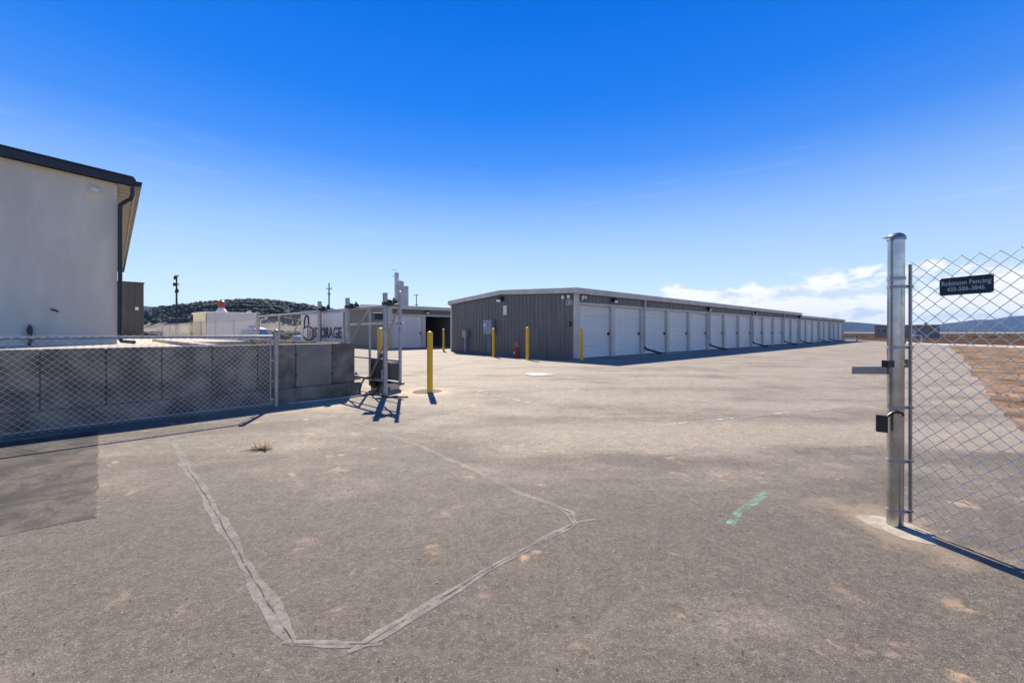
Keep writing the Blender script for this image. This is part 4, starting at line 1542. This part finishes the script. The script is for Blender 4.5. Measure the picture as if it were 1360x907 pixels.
SD = 300.0
sx = lambda px: (px - CX) / FPX * SD
sz = lambda py: EYE + (HZ - py) / FPX * SD
si = empty('silo_tower', (sx(534), SD, 0), R(0))
o0 = sx(534)
MB().box(sx(525) - o0, sx(528.8) - o0, -2.0, 2.0, 0, sz(362.5)).build('lift_tower', 'silo', si)
for i in range(4):
    xc = sx(530.5 + i * 3.4) - o0
    MB().lathe([(1.12, 0), (1.12, sz(379.5) - (i * 0.2))], 18, (xc, -.4, 0)).build('silo', 'silo', si, True)
MB().box(sx(527.5) - o0, sx(541) - o0, -.3, 2.2, 0, sz(380)).build('core', 'silo', si)
MB().box(sx(528.8) - o0, sx(533) - o0, -1.6, 1.6, sz(380), sz(373)).build('head_house', 'silo', si)
MB().lathe([(1.3, 0), (1.3, 2.2), (.9, 3.2)], 16, (sx(534.2) - o0, 0, sz(379.5))).build('bin', 'silo', si, True)
MB().box(sx(521) - o0, sx(525.5) - o0, -.3, .3, sz(366.8), sz(366.2)).build('gantry', 'silo', si)
MB().tube([(sx(526.5) - o0, 0, sz(363)), (sx(526.5) - o0, 0, sz(358.5))], .10, 6).build('mast', 'silo', si)
MB().box(sx(520.5) - o0, sx(527.5) - o0, -.08, .08, sz(359.0), sz(358.5)).build('mast_arm', 'silo', si)
tag(si, 'tall grey concrete silo tower rising behind the storage buildings', 'silo')

TB = 90.0
tx_ = lambda px: (px - CX) / FPX * TB
th = empty('low_building', (tx_(1203), TB, 0), R(-43))
MB().box(-5.2, 5.2, 0, 7, 0, 2.55).build('wall', 'tan', th)
MB().box(-5.28, 5.28, -.12, 7.1, 2.55, 2.9).build('parapet', 'tan', th)
for a in (-4.9, -3.9):
    w_ = MB().box(a, a + .75, -.03, .05, 1.25, 1.95).build('window', 'taupe', th)
    MB().box(a + .06, a + .69, -.05, -.032, 1.31, 1.89).build('pane', 'glass', w_)
MB().box(.6, 1.6, -.04, .05, 0, 2.0).build('door', 'taupe', th)
MB().box(3.0, 3.4, 2, 2.6, 2.9, 3.35).build('roof_vent', 'black', th)
tag(th, 'low tan flat-roofed building on the plain past the gate post', 'building')

pv = G(1224, 455.5)
vp = empty('standpipe', (pv.x, pv.y, 0))
MB().tube([(0, 0, 0), (0, 0, .78), (-.06, 0, .86), (-1.05, 0, .90)], .06, 10).build('pipe', 'white', vp, True)
MB().lathe([(.10, 0), (.10, .06)], 12).build('flange', 'white', vp, True)
tag(vp, 'bent white standpipe at the far edge of the lot', 'pipe')

yg = G(1129, 453.0)
br = empty('barrier', (yg.x, yg.y, 0), R(0))
for x_ in (-1.0, -.75, 1.0):
    MB().tube([(x_, 0, 0), (x_, 0, .85)], .07, 10).build('post', 'yellow' if x_ < 0 else 'pole', br, True)
MB().box(-1.0, 1.0, -.09, -.07, .30, .46).build('rail', 'white', br)
MB().box(-1.0, 1.0, -.09, -.07, .62, .76).build('rail', 'straw', br)
tag(br, 'low yellow and white barrier past the far end of the storage row', 'barrier')

# ================================================================== SMALL THINGS ON THE GROUND
wq = G(346, 597)
wd_ = empty('dry_weed', (wq.x, wq.y, .004))
mb = MB()
for i in range(170):
    a = random.uniform(0, 6.28)
    l = random.uniform(.05, .19)
    c0 = Vector((random.gauss(0, .045), random.gauss(0, .02), .002))
    dr = Vector((math.cos(a) * 1.4, math.sin(a) * .6, random.uniform(.10, .75))).normalized()
    mid = c0 + dr * l * .55
    tip = c0 + dr * l + Vector((0, 0, -.03 * random.random()))
    tip.z = max(tip.z, .004)
    wv = Vector((-math.sin(a), math.cos(a), 0)) * .0028
    n = len(mb.v)
    mb.v += [tuple(c0 - wv), tuple(c0 + wv), tuple(mid + wv), tuple(mid - wv), tuple(tip)]
    mb.f += [(n, n + 1, n + 2, n + 3), (n + 3, n + 2, n + 4)]
mb.build('blades', 'straw', wd_, fix=False)
tag(wd_, 'small tuft of dry straw-coloured weed lying on the asphalt', 'weed')


def pebbles(name, n, material, label, seed, smin, smax, region):
    rr = random.Random(seed)
    mb = MB()
    for _ in range(n):
        x_, y_ = region(rr)
        s = smin + (smax - smin) * rr.random() ** 4
        pts = []
        for (a, b, c) in ((1, 0, 0), (0, 1, 0), (-1, 0, 0), (0, -1, 0), (0, 0, .5), (0, 0, -.3), (.7, .7, .25), (-.7, .6, .2)):
            f = rr.uniform(.6, 1.15)
            pts.append((x_ + a * s * f, y_ + b * s * f, .006 + s * .35 + c * s * f))
        n0 = len(mb.v)
        mb.v += pts
        mb.f += [tuple(n0 + q for q in f) for f in ((0, 6, 4), (6, 1, 4), (1, 7, 4), (7, 2, 4), (2, 3, 4), (3, 0, 4), (6, 0, 5), (1, 6, 5), (7, 1, 5), (2, 7, 5), (3, 2, 5), (0, 3, 5))]
    return tag(mb.build(name, material, None), label, 'pebbles', kind='stuff')


def reg(rr):
    py = 560 + 380 * rr.random() ** .8
    q_ = G(rr.uniform(-40, 1400), py)
    return q_.x + rr.gauss(0, .05), q_.y


pebbles('dark_pebbles', 700, 'rock', 'small dark pebbles scattered over the asphalt', 3, .0012, .0055, reg)
pebbles('pale_pebbles', 260, 'rockpale', 'small pale stone chips scattered over the asphalt', 4, .0012, .006, reg)

def reg2(rr):
    t_ = rr.random() ** 1.6
    bx_, by_ = 7.0 + t_ * 30, 5.6 + t_ * 28.4
    o_ = rr.random() ** 1.5 * 9
    return bx_ + .69 * (o_ + .1), by_ - .72 * (o_ + .1)


pebbles('dirt_clods', 900, 'clod', 'brown clods and stones lying on the bare dirt beside the lot', 9, .010, .055, reg2)

# ================================================================== HAZE
hz_ = MB().box(-4250, 4250, -4250, 4250, -1.5, 175).build('haze', None)
hm = bpy.data.materials.new('haze_air')
hm.use_nodes = True
hm.node_tree.nodes.clear()
k = NG(hm.node_tree)
pv_ = k.node('ShaderNodeVolumePrincipled')
pv_.inputs['Color'].default_value = (0.28, 0.54, 1.0, 1)
pv_.inputs['Density'].default_value = 0.00008
pv_.inputs['Anisotropy'].default_value = 0.0
oo = k.node('ShaderNodeOutputMaterial')
k.l.new(pv_.outputs[0], oo.inputs['Volume'])
hz_.data.materials.append(hm)
tag(hz_, 'thin blue haze over the plain', 'haze', kind='stuff')
